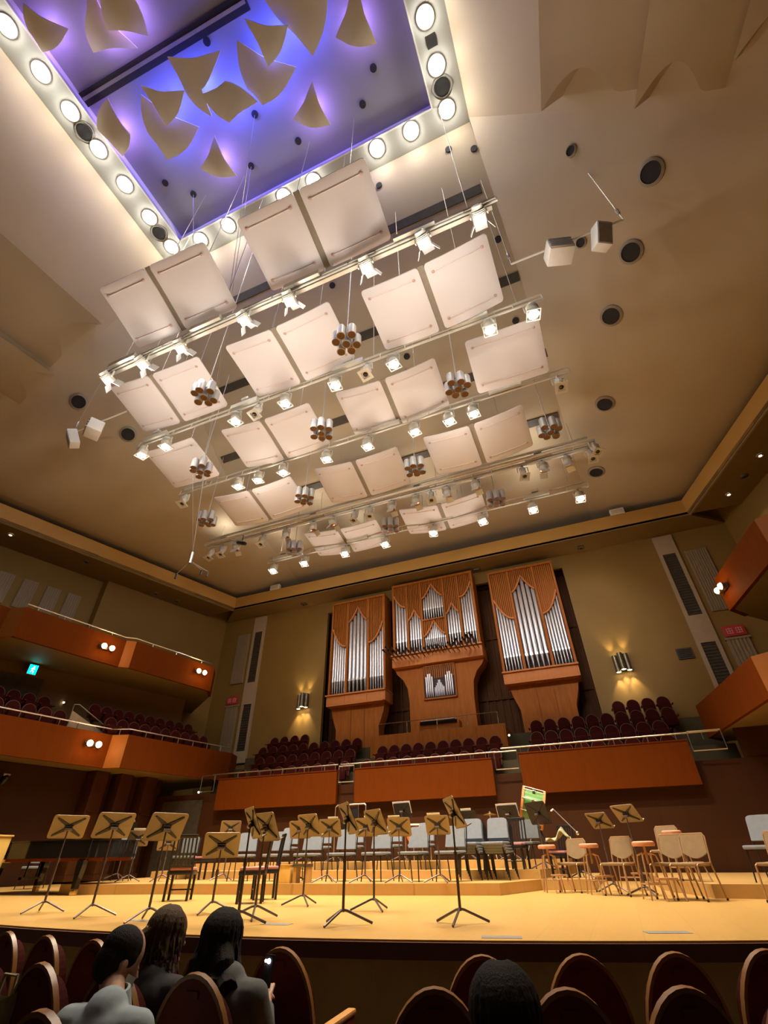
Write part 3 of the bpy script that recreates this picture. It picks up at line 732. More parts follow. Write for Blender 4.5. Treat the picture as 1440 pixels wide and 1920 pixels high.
def lantern_proto(name, kind):
    t = thing(name, '', 'stage light', group=None)
    tilt = {'flood': 74, 'lit': 6, 'profile': -14, 'warm': 10, 'far': -14}[kind]
    MB().box((0, 0, -.05), (.07, .09, .13), None, 0, .01).build('clamp', 'grey', t)
    X = Matrix.Translation((0, 0, -.36)) @ Matrix.Rotation(R_(tilt), 4, 'X')
    yk = MB().box((0, 0, -.13), (.42, .05, .025))
    for s in (-1, 1): yk.box((s * .205, 0, -.25), (.02, .05, .26))
    yk.build('yoke', 'cream', t)
    h = MB()
    if kind in ('lit', 'far', 'flood', 'warm'):
        h.lathe([(.05, .24), (.13, .22), (.15, .12), (.17, .02), (.17, -.16), (.15, -.17), (.14, -.10)], 18, X, False)
        h.box((0, 0, .05), (.22, .22, .18), X, 0, .03)
        for k_ in range(4): h.lathe([(.165, .0 + k_ * .035), (.185, .012 + k_ * .035), (.165, .02 + k_ * .035)], 18, X, False)
    else:
        h.lathe([(.05, .26), (.12, .24), (.13, .05), (.11, .0), (.11, -.22), (.13, -.23), (.13, -.26), (.08, -.26)], 18, X, False)
        h.box((0, 0, .08), (.20, .24, .2), X, 0, .03)
    hh = h.build('housing', 'cream', t)
    lens = {'flood': 'lampcool', 'lit': 'lampon', 'far': 'lampon', 'profile': 'glassdark', 'warm': 'copper'}[kind]
    zl, rl = ((-.14, .148) if kind != 'profile' else (-.245, .08))
    MB().lathe([(rl, zl + .01), (rl, zl - .01), (rl * .6, zl - .03), (.001, zl - .04)], 18, X).build('lens', lens, t)
    if kind == 'profile':
        f = MB()
        for (a, b, w, d_) in ((0, .15, .38, .08), (0, -.15, .38, .08), (.15, 0, .08, .22), (-.15, 0, .08, .22)): f.box((a, b, -.29), (w, d_, .03), X)
        f.build('colour_frame', 'cream', t)
    if kind in ('lit', 'far'):
        f = MB()
        for (a, b, w, d_) in ((0, .185, .39, .02), (0, -.185, .39, .02), (.185, 0, .02, .37), (-.185, 0, .02, .37)): f.box((a, b, -.17), (w, d_, .05), X)
        f.build('colour_frame', 'cream', t)
    if kind in ('flood', 'warm'):
        for a in range(4):
            if kind == 'warm' and a in (1, 3): continue
            if kind == 'flood' and a == 2: continue
            Y = X @ Matrix.Rotation(R_(90 * a), 4, 'Z') @ Matrix.Translation((0, .17, -.17)) @ Matrix.Rotation(R_(35), 4, 'X')
            MB().box((0, 0, -.11), (.30, .012, .22), Y).build('barn_door', 'can' if kind == 'flood' else 'cream', t)
    if kind in ('lit', 'far', 'flood'):
        dr = X.to_3x3() @ Vector((0, 0, -1))
        spot('beam', X @ Vector((0, 0, -.22)), dr, FLOOD * {'lit': 1, 'far': .4, 'flood': .65}[kind], (1.0, .84, .62) if kind != 'flood' else (1.0, .91, .94), {'far': 60, 'flood': 27}.get(kind, 82), .7, .13, t)
        point('panel_fill', X @ Vector((0, 0, -.72)) if kind != 'flood' else Vector((0, .05, -.95)), PANEL_FILL * {'lit': 1.0, 'far': 1.0, 'flood': 2.0}[kind], (1.0, .93, .86), .13, t)  # added fill below the lantern, lifts the undersides of the reflectors
    return Proto(t)
LF, LL, LP, LW, LR = (lantern_proto('stage_lantern', k_) for k_ in ('flood', 'lit', 'profile', 'warm', 'far'))
L1 = [-11.48, -10.04, -8.57, -6.3, -4.81, -2.52, -.96, .45]
for i, x in enumerate(L1): LF.place((x, 5.2, 13.2), random.uniform(-.15, .15), 'cool-white stage lantern with barn doors, %s on the front lighting bar' % nth(i, 8), 'lanterns on the front bar')
L2 = [(-12.99, 1), (-11.85, 1), (-8.77, 1), (-7.91, 0), (-6.78, 1), (-4.92, 1), (-3.82, 0), (-2.92, 1), (.05, 1), (1.27, 1)]
for i, (x, on) in enumerate(L2): (LL if on else LP).place((x, 8.15, 13.18), random.uniform(-.2, .2), '%s stage lantern, %s on the second lighting bar' % ('brightly lit' if on else 'unlit square-fronted', nth(i, 10)), 'lanterns on the second bar')
L3 = [(-13.59, 0), (-10.82, 1), (-9.86, 1), (-8.7, 1), (-6.79, 1), (-5.09, 1), (-3.26, 1), (-1.99, 1), (-1.13, 1), (1.72, 0)]
for i, (x, on) in enumerate(L3): (LL if on else LP).place((x, 11.05, 13.18), random.uniform(-.2, .2), '%s stage lantern, %s on the third lighting bar' % ('brightly lit' if on else 'unlit square-fronted', nth(i, 10)), 'lanterns on the third bar')
L4 = [(-15.45, 'p'), (-14.74, 'p'), (-13.9, 'w'), (-12.39, 'p'), (-11.06, 'w'), (-9.62, 'w'), (-8.6, 'w'), (-7.5, 'p'), (-6.75, 'p'), (-5.71, 'w'), (-4.6, 'w'), (-3.9, 'p'), (-3.2, 'w'), (-1.98, 'w'), (-.06, 'p'), (.72, 'w'), (1.62, 'w'), (2.5, 'p')]
for i, (x, kd) in enumerate(L4): (LP if kd == 'p' else LW).place((x, 14.99, 13.18), random.uniform(-.5, .5), 'unlit cream %s, %s on the thick fourth bar' % ('square-fronted lantern' if kd == 'p' else 'lantern with open flaps', nth(i, 18)), 'unlit lanterns on the fourth bar')
L5 = [-12.97, -11.17, -8.92, -6.81, -4.47, -2.2, -.05, 1.85]
for i, x in enumerate(L5): LR.place((x, 16.95, 12.8), random.uniform(-.2, .2), 'small bright stage lantern, %s on the furthest lighting bar' % nth(i, 8), 'lanterns on the furthest bar')
LP.place((2.66, 14.72, 13.24), .6, 'unlit square-fronted lantern slung lowest at the right end of the truss', 'unlit lanterns on the fourth bar')
t = thing('stage_monitor', 'dark slim device hanging from the left end of the thick truss', 'stage device', (-13.35, 14.72, 13.2))
MB().tube([(0, 0, 0), (0, 0, -.3)], .02, 6).build('drop_rod', 'black', t); MB().box((.12, 0, -.42), (.55, .16, .14), Matrix.Rotation(R_(20), 4, 'Y'), 0, .03).build('body', 'black', t)

# hanging tube clusters
t = thing('tube_cluster', '', 'lamp cluster', group='hanging clusters of seven tubes')
for a in range(7):
    q = (0, 0) if a == 6 else (.29 * math.cos(a * PI / 3 + .3), .29 * math.sin(a * PI / 3 + .3))
    o = MB().lathe([(.03, .24), (.11, .22), (.125, .18), (.125, -.2), (.11, -.2), (.108, -.1)], 14, Matrix.Translation((q[0], q[1], .05 if a % 2 else -.03)), False).build('tube', 'can', t)
    MB().lathe([(.112, -.185), (.112, -.19), (.001, -.192)], 14, Matrix.Translation((q[0], q[1], .05 if a % 2 else -.03))).build('diffuser', 'canin', o)
sp = MB()
for a in range(6): sp.tube([(0, 0, .2), (.29 * math.cos(a * PI / 3 + .3), .29 * math.sin(a * PI / 3 + .3), .22)], .012, 5)
sp.build('spider_frame', 'grey', t)
cl = Proto(t)
CL = [((-3.75, 6.63), 'right one of the nearest two'), ((-8.64, 6.58), 'left one of the nearest two'), ((-11.08, 9.3), 'in the second rank, left one'), ((-6.04, 9.36), 'in the second rank, middle one'), ((-1.28, 9.38), 'in the second rank, right one'),
      ((-13.06, 12.0), 'in the third rank, leftmost by the truss end'), ((-8.43, 12.29), 'in the third rank, second from the left'), ((-3.75, 12.4), 'in the third rank, third from the left'), ((1.13, 12.38), 'in the third rank, rightmost above the truss end'),
      ((-10.84, 15.5), 'in the furthest rank, left one'), ((-6.02, 15.58), 'in the furthest rank, middle one half behind the truss'), ((-1.35, 15.54), 'in the furthest rank, right one')]
for (x, y), w in CL:
    o = cl.place((x, y, 12.3), random.uniform(0, 1), 'hanging cluster of seven grey tubes, ' + w)
    MB().tube([(0, 0, .2), (0, 0, on_ceiling(x, y)[0] - 12.3)], .018, 6).build('stem', 'cable', o)

# loudspeakers on side bars
def horn(lab, loc, rz):
    t = thing('ribbed_loudspeaker', lab, 'loudspeaker', loc, rz, 'side loudspeakers')
    MB().box((0, 0, -.32), (.66, .5, .52), None, 0, .04).build('cabinet', 'white', t)
    for j in range(4): MB().box((0, -.26, -.14 - j * .13), (.6, .06, .05), None, 0, .01).build('louvre', 'grey', t)
    MB().box((0, 0, -.03), (.08, .08, .12)).build('bracket', 'white', t)
def boxspk(lab, loc, rz):
    t = thing('box_loudspeaker', lab, 'loudspeaker', loc, rz, 'side loudspeakers')
    X = Matrix.Translation((0, 0, -.38)) @ Matrix.Rotation(R_(28), 4, 'X')
    MB().box((0, 0, 0), (.42, .34, .66), X, 0, .03).build('cabinet', 'white', t)
    MB().box((0, -.175, -.02), (.36, .02, .56), X).build('grille', 'grey', t)
    MB().tube([(0, 0, 0), (0, .1, -.2), (0, .16, -.34)], .03, 6).build('bracket', 'white', t)
horn('white ribbed loudspeaker on the right side bar', (2.28, 7.30, 14.03), .3); boxspk('slim white box loudspeaker at the outer end of the right bar', (3.35, 7.30, 14.03), .5)
horn('white ribbed loudspeaker on the left side bar', (-14.67, 7.1, 14.03), -.5); boxspk('slim white box loudspeaker at the outer end of the left bar', (-15.75, 7.1, 14.03), -.6)
for lab, x0, x1, y in (('white loudspeaker bar on the right, carrying two loudspeakers', 1.05, 4.0, 7.3), ('white loudspeaker bar on the left, carrying two loudspeakers', -16.0, -13.2, 7.1)):
    t = thing('speaker_bar', lab, 'speaker bar', ((x0 + x1) / 2, y, 14.06)); h = (x1 - x0) / 2
    MB().tube([(-h, 0, 0), (h, 0, 0)], .03, 6).build('bar', 'white', t)
    for s in (-1, 1):
        MB().tube([(s * h, 0, 0), (s * h, 0, on_ceiling((x0 + x1) / 2 + s * h, y)[0] - 14.06)], .014, 5).build('hanging_cable', 'cable', t)
        MB().lathe([(.03, 0), (.05, .05), (.05, .25), (.03, .3)], 8, Matrix.Translation((s * h, 0, .35))).build('turnbuckle', 'grey', t)

# microphone array on long cables
t = thing('microphone_array', 'small hanging microphone array on long thin cables left of the truss', 'microphones', (-13.3, 11.95, 10.3))
MB().tube([(0, 0, .35), (0, 0, -.15)], .07, 10).build('hub', 'chrome', t)
for e in ((-.95, .35, -.25), (.55, .5, -.4), (.0, .7, -.1)):
    MB().tube([(0, 0, -.05), e], .018, 6).build('arm', 'grey', t)
    MB().tube([e, (e[0] - .02, e[1], e[2] - .22)], .035, 8).build('microphone', 'black', t)
for gx, gy in ((-6.16, 2.87), (-7.25, 4.17), (-10.07, 4.06)):
    MB().tube([(0, 0, .35), (gx + 13.3, gy - 11.95, 23.0 - 10.3)], .010, 5).build('cable', 'cable', t)

# ================================================================== FITTINGS ON CROWN, WALLS, BALCONIES
for (x, z, w) in ((-15.18, 13.4, 'left'), (3.53, 13.36, 'right')):
    t = thing('crown_box', 'white box unit sitting on the crown ledge at the back %s' % w, 'box unit', (x, 20.27, 13.2))
    MB().box((0, 0, .17), (.62, .22, .34), None, 0, .03).build('casing', 'white', t)
    MB().box((0, -.115, .17), (.5, .015, .22)).build('front_grille', 'cream', t)
for x, y, w in ((-13.59, 21.0, 'above the left sconce'), (-3.46, 21.1, 'above the gap beside the right organ case'), (1.61, 21.0, 'right of the organ')):
    t = thing('soffit_camera', 'small dark box under the back soffit, ' + w, 'soffit box', (x, y, 12.4))
    MB().box((0, 0, -.05), (.30, .24, .10), None, 0, .02).build('body', 'bronze', t); MB().lathe([(.05, -.10), (.045, -.13), (.001, -.13)], 10).build('lens', 'glassdark', t)
sd = port_proto('soffit_downlight', .11, True, 'downlight')
for x, y, w in ((7.91, 18.11, 'right soffit, unlit middle one'), (-20.9, 12.6, 'left soffit, nearer unlit one'), (-20.38, 16.61, 'left soffit, above the upper balcony end'), (-20.0, 17.8, 'left soffit, furthest one')):
    sd.place((x, y, 12.395), (PI, 0, 0), 'small round downlight in the ' + w, 'soffit downlights')
for x, y, w in ((7.53, 19.21, 'right soffit, further lit one'), (8.22, 17.0, 'right soffit, nearer lit one'), (-22.0, 9.58, 'left soffit near the picture edge')):
    t = thing('soffit_downlight', 'tiny bright downlight in the ' + w, 'downlight', (x, y, 12.39), 0, 'soffit downlights')
    MB().lathe([(.11, .02), (.11, -.02), (.08, -.03)], 12, None, False).build('ring', 'ring', t); MB().lathe([(.05, 0), (.05, -.015), (.001, -.02)], 12).build('lens', 'starlit', t)
    spot('beam', (0, 0, -.06), (.12 * (1 if x > 0 else -1), 0, -1), 60, (1, .72, .4), 80, .8, .05, t)
# sconces
for x, z, w in ((-13.3, 7.08, 'left'), (1.82, 6.93, 'right')):
    t = thing('wall_sconce', 'bronze three-tube wall sconce glowing up and down on the back wall, %s of the organ' % w, 'wall light', (x, 21.5, z), 0, 'bronze sconces')
    MB().box((0, -.03, 0), (.34, .06, .5)).build('backplate', 'bronze', t)
    for j, (dx, dz) in enumerate(((-.21, -.06), (0, .02), (.21, -.02))):
        tb = MB().lathe([(.09, -.34), (.105, -.33), (.105, .33), (.09, .34), (.085, .2)], 14, Matrix.Translation((dx, -.17 - (.06 if j == 1 else 0), dz)), False).build('tube', 'bronze', t)
        for s in (-1, 1):
            MB().lathe([(.085, 0), (.085, s * .012), (.001, s * .014)], 12, Matrix.Translation((dx, -.17 - (.06 if j == 1 else 0), dz + s * .325))).build('bulb', 'sconcelit', tb)
            if not (j == 1 and s == 1):
                spot('beam', (dx, -.17, dz + s * .36), (dx * .7, .16, s), 70 if s < 0 else 40, (1, .76, .42), 56, .8, .05, t)
# twin parapet lamps
def twin(lab, loc, dirv):
    d = Vector(dirv).normalized(); rz = math.atan2(d.y, d.x)
    t = thing('parapet_lamp', lab, 'wall light', loc, rz, 'twin lamps on balcony fronts')
    MB().box((0, .0, 0), (.56, .05, .16), None, 0, .02).build('bracket', 'bronze', t)
    for s in (-1, 1):
        c_ = MB().lathe([(.10, .0), (.115, .05), (.115, .13)], 12, Matrix.Translation((s * .165, -.02, 0)) @ Matrix.Rotation(R_(90), 4, 'X'), False).build('cup', 'bronze', t)
        MB().ball((s * .165, -.14, 0), .105, 8).build('globe', 'warmlit', c_)
        point('glow', (s * .165, -.34, 0), 10, (1, .55, .22), .1, t)
twin('glowing twin lamp on the front of the lower left balcony', (-16.76, 12.97, 3.98), (.6, 3.9, 0))
twin('glowing twin lamp on the upper left balcony, near the pale return', (-17.17, 12.5, 7.45), (.7, 3.88, 0))
twin('glowing twin lamp at the far end of the upper left balcony', (-16.13, 16.75, 7.56), (.77, 4.05, 0))
twin('glowing twin lamp on the upper right balcony front', (5.07, 16.7, 7.45), (.52, -3.54, 0))
# exit sign with a plain running figure
t = thing('exit_sign', 'lit turquoise exit sign with a running figure above the dark left door', 'exit sign', (-19.72, 11.62, 6.66), -math.atan(.305) + PI / 2); t.scale = (.6, .6, .75)
MB().box((0, 0, 0), (.52, .12, .5), None, 0, .02).build('housing', 'white', t)
pn = MB().box((0, -.065, 0), (.48, .02, .46)).build('panel', 'exitlit', t)
fg = MB().ball((.03, -.08, .13), (.045, .01, .045), 8)
for q in (((0, -.08, .08), (-.03, -.08, -.04)), ((-.03, -.08, -.04), (.07, -.08, -.10)), ((.07, -.08, -.10), (.05, -.08, -.18)), ((-.03, -.08, -.04), (-.10, -.08, -.15)), ((0, -.08, .06), (.11, -.08, .02)), ((0, -.08, .06), (-.11, -.08, .01))): fg.tube(q, .02, 6)
fg.build('running_figure', 'exitwhite', pn)
# red signs over the two doors: two white characters each, too blurred in the photo to read
for x, w in ((XC - 12.0, 'left'), (XC + 11.97, 'right')):
    t = thing('door_sign', 'small red sign with two pale characters above the %s back-wall door' % w, 'sign', (x, 21.4, 7.58))
    pl = MB().box((0, 0, 0), (.74, .06, .42), None, 0, .015).build('plate', 'signred', t)
    for dx in (-.16, .16):
        g = MB()
        for q in (((-.10, .09), (.10, .09)), ((-.10, 0), (.10, 0)), ((-.10, -.09), (.10, -.09)), ((-.09, .10), (-.09, -.10)), ((.09, .10), (.09, -.10)), ((0, .12), (0, -.11))):
            g.box((dx + (q[0][0] + q[1][0]) / 2, -.033, (q[0][1] + q[1][1]) / 2), (abs(q[1][0] - q[0][0]) + .02, .012, abs(q[1][1] - q[0][1]) + .02))
        g.build('character', 'signwhite', pl)
t = thing('wall_vent', 'small dark rectangular vent in the back wall left of the right strip', 'wall vent', (4.19, 21.47, 6.98))
MB().box((0, 0, 0), (.56, .06, .42)).build('frame', 'slit', t)
for j in range(5): MB().box((0, -.035, -.14 + j * .07), (.48, .02, .035)).build('slat', 'hole', t)
for i, z in enumerate((2.85, 2.45, 2.05)):
    t = thing('switch_plate', 'small pale plate on the dark left stage wall, %s of three' % ('top', 'middle', 'bottom')[i], 'wall plate', (-17.385, 17.0, z), R_(80), 'pale wall plates')
    MB().box((0, 0, 0), (.07, .02, .16)).build('plate', 'white', t); MB().box((0, -.012, 0), (.03, .01, .06)).build('toggle', 'cream', t)
t = thing('wall_lamp_bracket', 'small shiny lantern on a bracket on the dark left side wall', 'stage light', (-18.15, 11.3, 2.75), R_(80))
MB().tube([(0, .35, .1), (0, 0, .1)], .02, 6).build('arm', 'black', t); MB().lathe([(.05, .18), (.10, .1), (.11, -.1), (.09, -.1)], 12, Matrix.Rotation(R_(50), 4, 'X')).build('housing', 'black', t)
MB().box((0, -.05, .16), (.2, .06, .06)).build('top_plate', 'chrome', t)
# ================================================================== PIPE ORGAN
OY = 20.9
def pipe(parent, x, y, r, ztoe, zm, ztop, X=None):
    p = MB().lathe([(r, zm), (r, ztop), (r * .9, ztop + .01)], 12, Matrix.Translation((x, y, 0))).build('pipe', 'pipe', parent, 50)
    MB().lathe([(r * .28, ztoe), (r * .95, zm - .05), (r, zm)], 10, Matrix.Translation((x, y, 0))).build('foot', 'pipefoot', p, 50)
    MB().box((x, y - r * .88, zm + r * .55), (r * 1.25, r * .35, r * .9)).build('mouth', 'pipeband', p)
    return p
def flat(t, x0, x1, zb, ztoe, zm, curve, ztop, n, yoff=0.0, label=None):
    """one opening of pipes with its molded top edge and the slatted screen above it"""
    w = (x1 - x0) / n
    for i in range(n):
        xc = x0 + (i + .5) * w
        pipe(t, xc, OY - .02 + yoff, w * .43, ztoe, zm, min(curve((xc - x0) / (x1 - x0)), 99) - .02)
    pts = [(x0 + (x1 - x0) * j / 16, curve(j / 16)) for j in range(17)]
    m_ = MB()
    m_.tube([(p[0], OY - .16, p[1]) for p in pts], .045, 6)
    m_.build('arch_moulding', 'organtrim', t)
    if ztop:
        s = MB(); ns = max(5, int((x1 - x0) / .085))
        poly = [(x1, ztop), (x0, ztop)] + pts
        s.prism(poly, OY + .02, OY + .06, None, 'XZ')
        for i in range(ns):
            xc = x0 + (i + .5) * (x1 - x0) / ns; zb_ = curve((xc - x0) / (x1 - x0)) + .03
            if ztop - zb_ > .05: s.box((xc, OY - .05, (zb_ + ztop) / 2), ((x1 - x0) / ns * .62, .08, ztop - zb_))
        s.build('slatted_screen', 'organ', t)
def ogee(zs, zp): return lambda u: zs + (zp - zs) * (1 - abs(2 * u - 1)) ** 1.5
def sweep(zi, zo, right): return lambda u: zi + (zo - zi) * ((u if right else 1 - u) ** 2.1)

def side_tower(cx, where):
    t = thing('organ_tower', '%s pipe organ case of cherry wood with three flats of tin pipes' % where, 'pipe organ', (XC + cx, 0, 0), 0, 'pipe organ cases')
    f = MB()
    for x in (-1.49, 1.49): f.box((x, 21.2, 9.15), (.10, .9, 5.3))
    for x in (-.59, .59): f.box((x, OY - .05, 9.15), (.11, .16, 5.2))
    f.box((0, 21.2, 11.83), (3.08, .9, .08)); f.box((0, OY - .1, 11.80), (3.1, .14, .12))
    f.build('case_frame', 'organ', t)
    MB().box((0, OY + .30, 9.1), (2.95, .05, 5.0)).build('back_panel', 'organdark', t)
    c = MB().box((0, 21.15, 6.65), (3.1, 1.0, .46), None, 0, .03).box((0, 21.05, 6.42), (2.95, 1.0, .06)).box((0, 21.1, 6.90), (3.14, 1.1, .06))
    for x in (-.59, .59): c.box((x, 20.64, 6.65), (.05, .03, .44))
    c.build('cornice', 'organtrim', t)
    p = MB().prism([(-1.4, 6.4), (1.4, 6.4), (1.32, 6.0), (1.10, 5.4), (1.05, 3.4), (-1.05, 3.4), (-1.10, 5.4), (-1.32, 6.0)], 20.95, 21.6, None, 'XZ')
    p.box((-.35, 20.93, 4.9), (.04, .05, 3.0)).box((.35, 20.93, 4.9), (.04, .05, 3.0))
    p.build('pedestal', 'organ', t)
    flat(t, -1.43, -.65, 6.9, 6.93, 7.6, sweep(9.32, 10.34, False), 11.78, 6)
    flat(t, -.53, .53, 6.9, 6.93, 7.55, ogee(10.6, 11.38), 11.78, 5)
    flat(t, .65, 1.43, 6.9, 6.93, 7.6, sweep(9.32, 10.34, True), 11.78, 6)
    return t
side_tower(-4.16, 'left'); side_tower(4.44, 'right')

t = thing('organ_tower', 'central pipe organ case with six flats of pipes and projecting trumpets', 'pipe organ', (XC - .03, 0, 0), 0, 'pipe organ cases')
f = MB()
for x in (-2.1, 2.1): f.box((x, 21.2, 10.0), (.11, .9, 4.35))
for x in (-1.36, -.60, .60, 1.36): f.box((x, OY - .05, 10.1), (.10, .16, 4.1))
f.box((0, 21.2, 12.16), (4.3, .9, .09)); f.box((0, OY - .1, 12.13), (4.32, .14, .12)); f.box((0, OY - .1, 9.98), (1.2, .12, .07))
f.build('case_frame', 'organ', t)
MB().box((0, OY + .30, 10.1), (4.15, .05, 4.2)).build('back_panel', 'organdark', t)
c = MB().box((0, 21.15, 8.05), (4.4, 1.0, .5), None, 0, .03).box((0, 21.1, 8.36), (4.44, 1.1, .06))
for x in (-1.36, -.6, .6, 1.36): c.box((x, 20.64, 8.05), (.05, .03, .46))
c.build('cornice', 'organtrim', t)
prof = [(-2.18, 7.82), (2.18, 7.82), (2.05, 7.55), (1.75, 7.25), (1.56, 6.85), (1.50, 6.2), (1.50, 3.4), (-1.50, 3.4), (-1.50, 6.2), (-1.56, 6.85), (-1.75, 7.25), (-2.05, 7.55)]
MB().prism(prof, 20.95, 21.7, None, 'XZ').build('pedestal', 'organ', t)
flat(t, -2.04, -1.42, 8.4, 8.45, 9.07, sweep(10.86, 11.55, False), 12.1, 4)
flat(t, -1.30, -.66, 8.4, 8.47, 9.10, ogee(10.12, 10.62), 12.1, 5)
flat(t, -.54, .54, 10.0, 10.05, 10.55, ogee(11.14, 11.9), 12.1, 9)
flat(t, -.54, .54, 8.4, 8.40, 9.02, ogee(9.14, 9.88), 9.95, 11)
flat(t, .66, 1.30, 8.4, 8.47, 9.10, ogee(10.12, 10.64), 12.1, 5)
flat(t, 1.42, 2.04, 8.4, 8.45, 9.07, sweep(10.86, 11.60, True), 12.1, 5)
for x0, x1, n, L0, L1 in ((-2.15, -1.42, 7, 1.35, .95), (-1.32, -.66, 6, .9, .7), (-.56, .56, 12, .45, .45), (.66, 1.32, 6, .7, .95), (1.42, 2.12, 7, .95, 1.45)):
    for i in range(n):
        x = x0 + (x1 - x0) * (i + .5) / n; L = L0 + (L1 - L0) * i / (n - 1)
        zz = 8.12 + .14 * (i % 2) + (.12 * math.sin(PI * (i + .5) / n) if n == 12 else .05 * (L - .6))
        MB().tube([(x, 20.62, zz), (x, 20.62 - L * .6, zz + .03), (x, 20.62 - L, zz + .07)], .022, 8, None, .05, cap=False).build('trumpet_pipe', 'pipedark', t)
g = MB().box((0, 20.93, 7.0), (1.48, .04, 1.46)); g.build('grille_back', 'organdark', t)
g = MB()
for q in ((0, 7.74, 1.56, .06), (0, 6.27, 1.56, .06), (-.76, 7.0, .06, 1.5), (.76, 7.0, .06, 1.5)): g.box((q[0], 20.90, q[1]), (q[2], .1, q[3]))
for i in range(15):
    x = -.68 + i * 1.36 / 14; zb_ = 7.30 + .2 * math.cos(x * 6) if abs(x) > .2 else 7.15
    g.box((x, 20.89, (zb_ + 7.72) / 2), (.05, .05, 7.72 - zb_))
g.build('grille_frame', 'organ', t)
for x0, x1, n, fn in ((-.66, -.28, 4, ogee(7.2, 7.45)), (.28, .66, 4, ogee(7.2, 7.45)), (-.24, .24, 8, ogee(6.72, 7.12))):
    w = (x1 - x0) / n
    for i in range(n):
        u = (i + .5) / n; x = x0 + (i + .5) * w
        MB().lathe([(w * .12, 6.35), (w * .42, 6.62), (w * .42, fn(u))], 8, Matrix.Translation((x, 20.86, 0))).build('pipe', 'pipe', t, 50)
# organ gallery with rail and the console
gl = MB().box((XC + .0, 20.3, 3.95), (5.6, 1.5, 1.3)).box((XC, 19.52, 4.0), (5.66, .06, 1.36))
for i in range(6): gl.box((XC - 2.75 + i * 1.1, 19.48, 4.0), (.04, .03, 1.3))
struct(gl.build('floor_organ_gallery', 'organ', smooth=0))
t = thing('gallery_rail', 'thin metal guard rail of the organ gallery, above the centre choir seats', 'rail', (XC + .04, 19.6, 4.65))
MB().tube([(-2.54, 0, 0), (-2.54, 0, .49), (2.54, 0, .49), (2.54, 0, 0)], .02, 6).build('top_rail', 'chrome', t)
for x in (-1.25, .05, 1.3): MB().tube([(x, 0, 0), (x, 0, .49)], .015, 6).build('post', 'chrome', t)
t = thing('organ_console', 'dark organ console bench behind the gallery rail', 'organ console', (XC + .04, 20.25, 4.6))
MB().box((0, 0, .28), (1.75, .5, .46), None, 0, .03).build('desk', 'organ', t); MB().box((0, -.22, .47), (1.6, .2, .14), None, 0, .02).build('keydesk', 'blacklac', t)
k_ = MB()
for i in range(30): k_.box((-.70 + i * .048, -.33, .545), (.040, .10, .012))
k_.build('keys', 'paper', t)
MB().box((0, -.5, .12), (1.2, .28, .06), None, 0, .02).build('bench_seat', 'organ', t)

# ================================================================== CHOIR AND BALCONY SEATS
def seat_proto(scale, lab):
    """theatre seat facing -y: rounded back, rim, tipped-up cushion, armrests"""
    t = thing('choir_seat', '', 'seat')
    def outline(w, zb, zt, n=12):
        p = [(-w * .92, zb), (w * .92, zb), (w, zb + (zt - zb) * .5)]
        for i in range(n + 1):
            a = PI * i / n; p.append((w * math.cos(a) * 1.0, zb + (zt - zb) * .56 + (zt - zb) * .44 * math.sin(a)))
        p.append((-w, zb + (zt - zb) * .5)); return p
    X = Matrix.Rotation(R_(-10), 4, 'X')
    MB().prism(outline(.215, .44, .945), -.05, .005, X, 'XZ').build('backrest', 'maroon', t)
    o, i_ = outline(.235, .42, .965), outline(.215, .44, .945)
    n = len(o); vs = [X @ Vector((p[0], y, p[1])) for y in (-.04, .045) for p in o] + [X @ Vector((p[0], y, p[1])) for y in (-.04, .045) for p in i_]
    fs = []
    for a in range(n):
        b = (a + 1) % n
        fs += [(a, b, n + b, n + a), (2 * n + a, 3 * n + a, 3 * n + b, 2 * n + b), (a, 2 * n + a, 2 * n + b, b), (n + a, n + b, 3 * n + b, 3 * n + a)]
    MB().add(vs, fs).prism(o, .03, .05, X, 'XZ').build('rim', 'choirrim', t)
    MB().box((0, -.14, .46), (.40, .12, .36), Matrix.Translation((0, 0, 0)) @ Matrix.Rotation(R_(0), 4, 'X'), 0, .04).build('seat', 'maroon', t)
    for s in (-1, 1): MB().box((s * .255, -.12, .60), (.05, .34, .035), None, 0, .012).build('armrest', 'seatback', t)
    MB().box((0, .0, .21), (.08, .12, .42)).build('pedestal', 'seatframe', t)
    return Proto(t)
M['choirrim'] = mat('choir seat rim', (0.11, 0.028, 0.013), 0.6, vary=.1)
cs = seat_proto(1, '')
BLK = [('left', (0, 9, -13.9, -9.15), (1, 9, -13.83, -9.4), (2, 10, -14.44, -9.57), (3, 4, -14.55, -12.85)),
       ('centre', (0, 10, -8.2, -3.3), (1, 10, -7.95, -3.4)),
       ('right', (0, 9, -1.95, 2.15), (1, 9, -1.88, 2.16), (2, 10, -1.92, 2.67), (3, 4, 1.19, 2.77))]
RN = ['front row', 'second row', 'third row', 'topmost short row']
for nm, *rows in BLK:
    for r, n, x0, x1 in rows:
        for i in range(n):
            x = x0 + (x1 - x0) * i / (n - 1)
            zt = 2.65 + .6 * r
            cs.place((x, 18 + r - .02, zt), 0, 'maroon choir seat, %s in the %s of the %s block' % (nth(i, n), RN[r], nm), 'choir seats, %s block' % nm)
side = cs
B2F = [(-16.98 + .0985 * i, 13.7 + .472 * i) for i in range(10)]; B2B = [(-17.86 + .0985 * i, 13.5 + .475 * i) for i in range(10)]
B1F = [(-18.03 + .08 * i, 9.99 + .525 * i) for i in range(5)]; B1B = [(-18.88 + .08 * i, 10.35 + .525 * i) for i in range(4)]
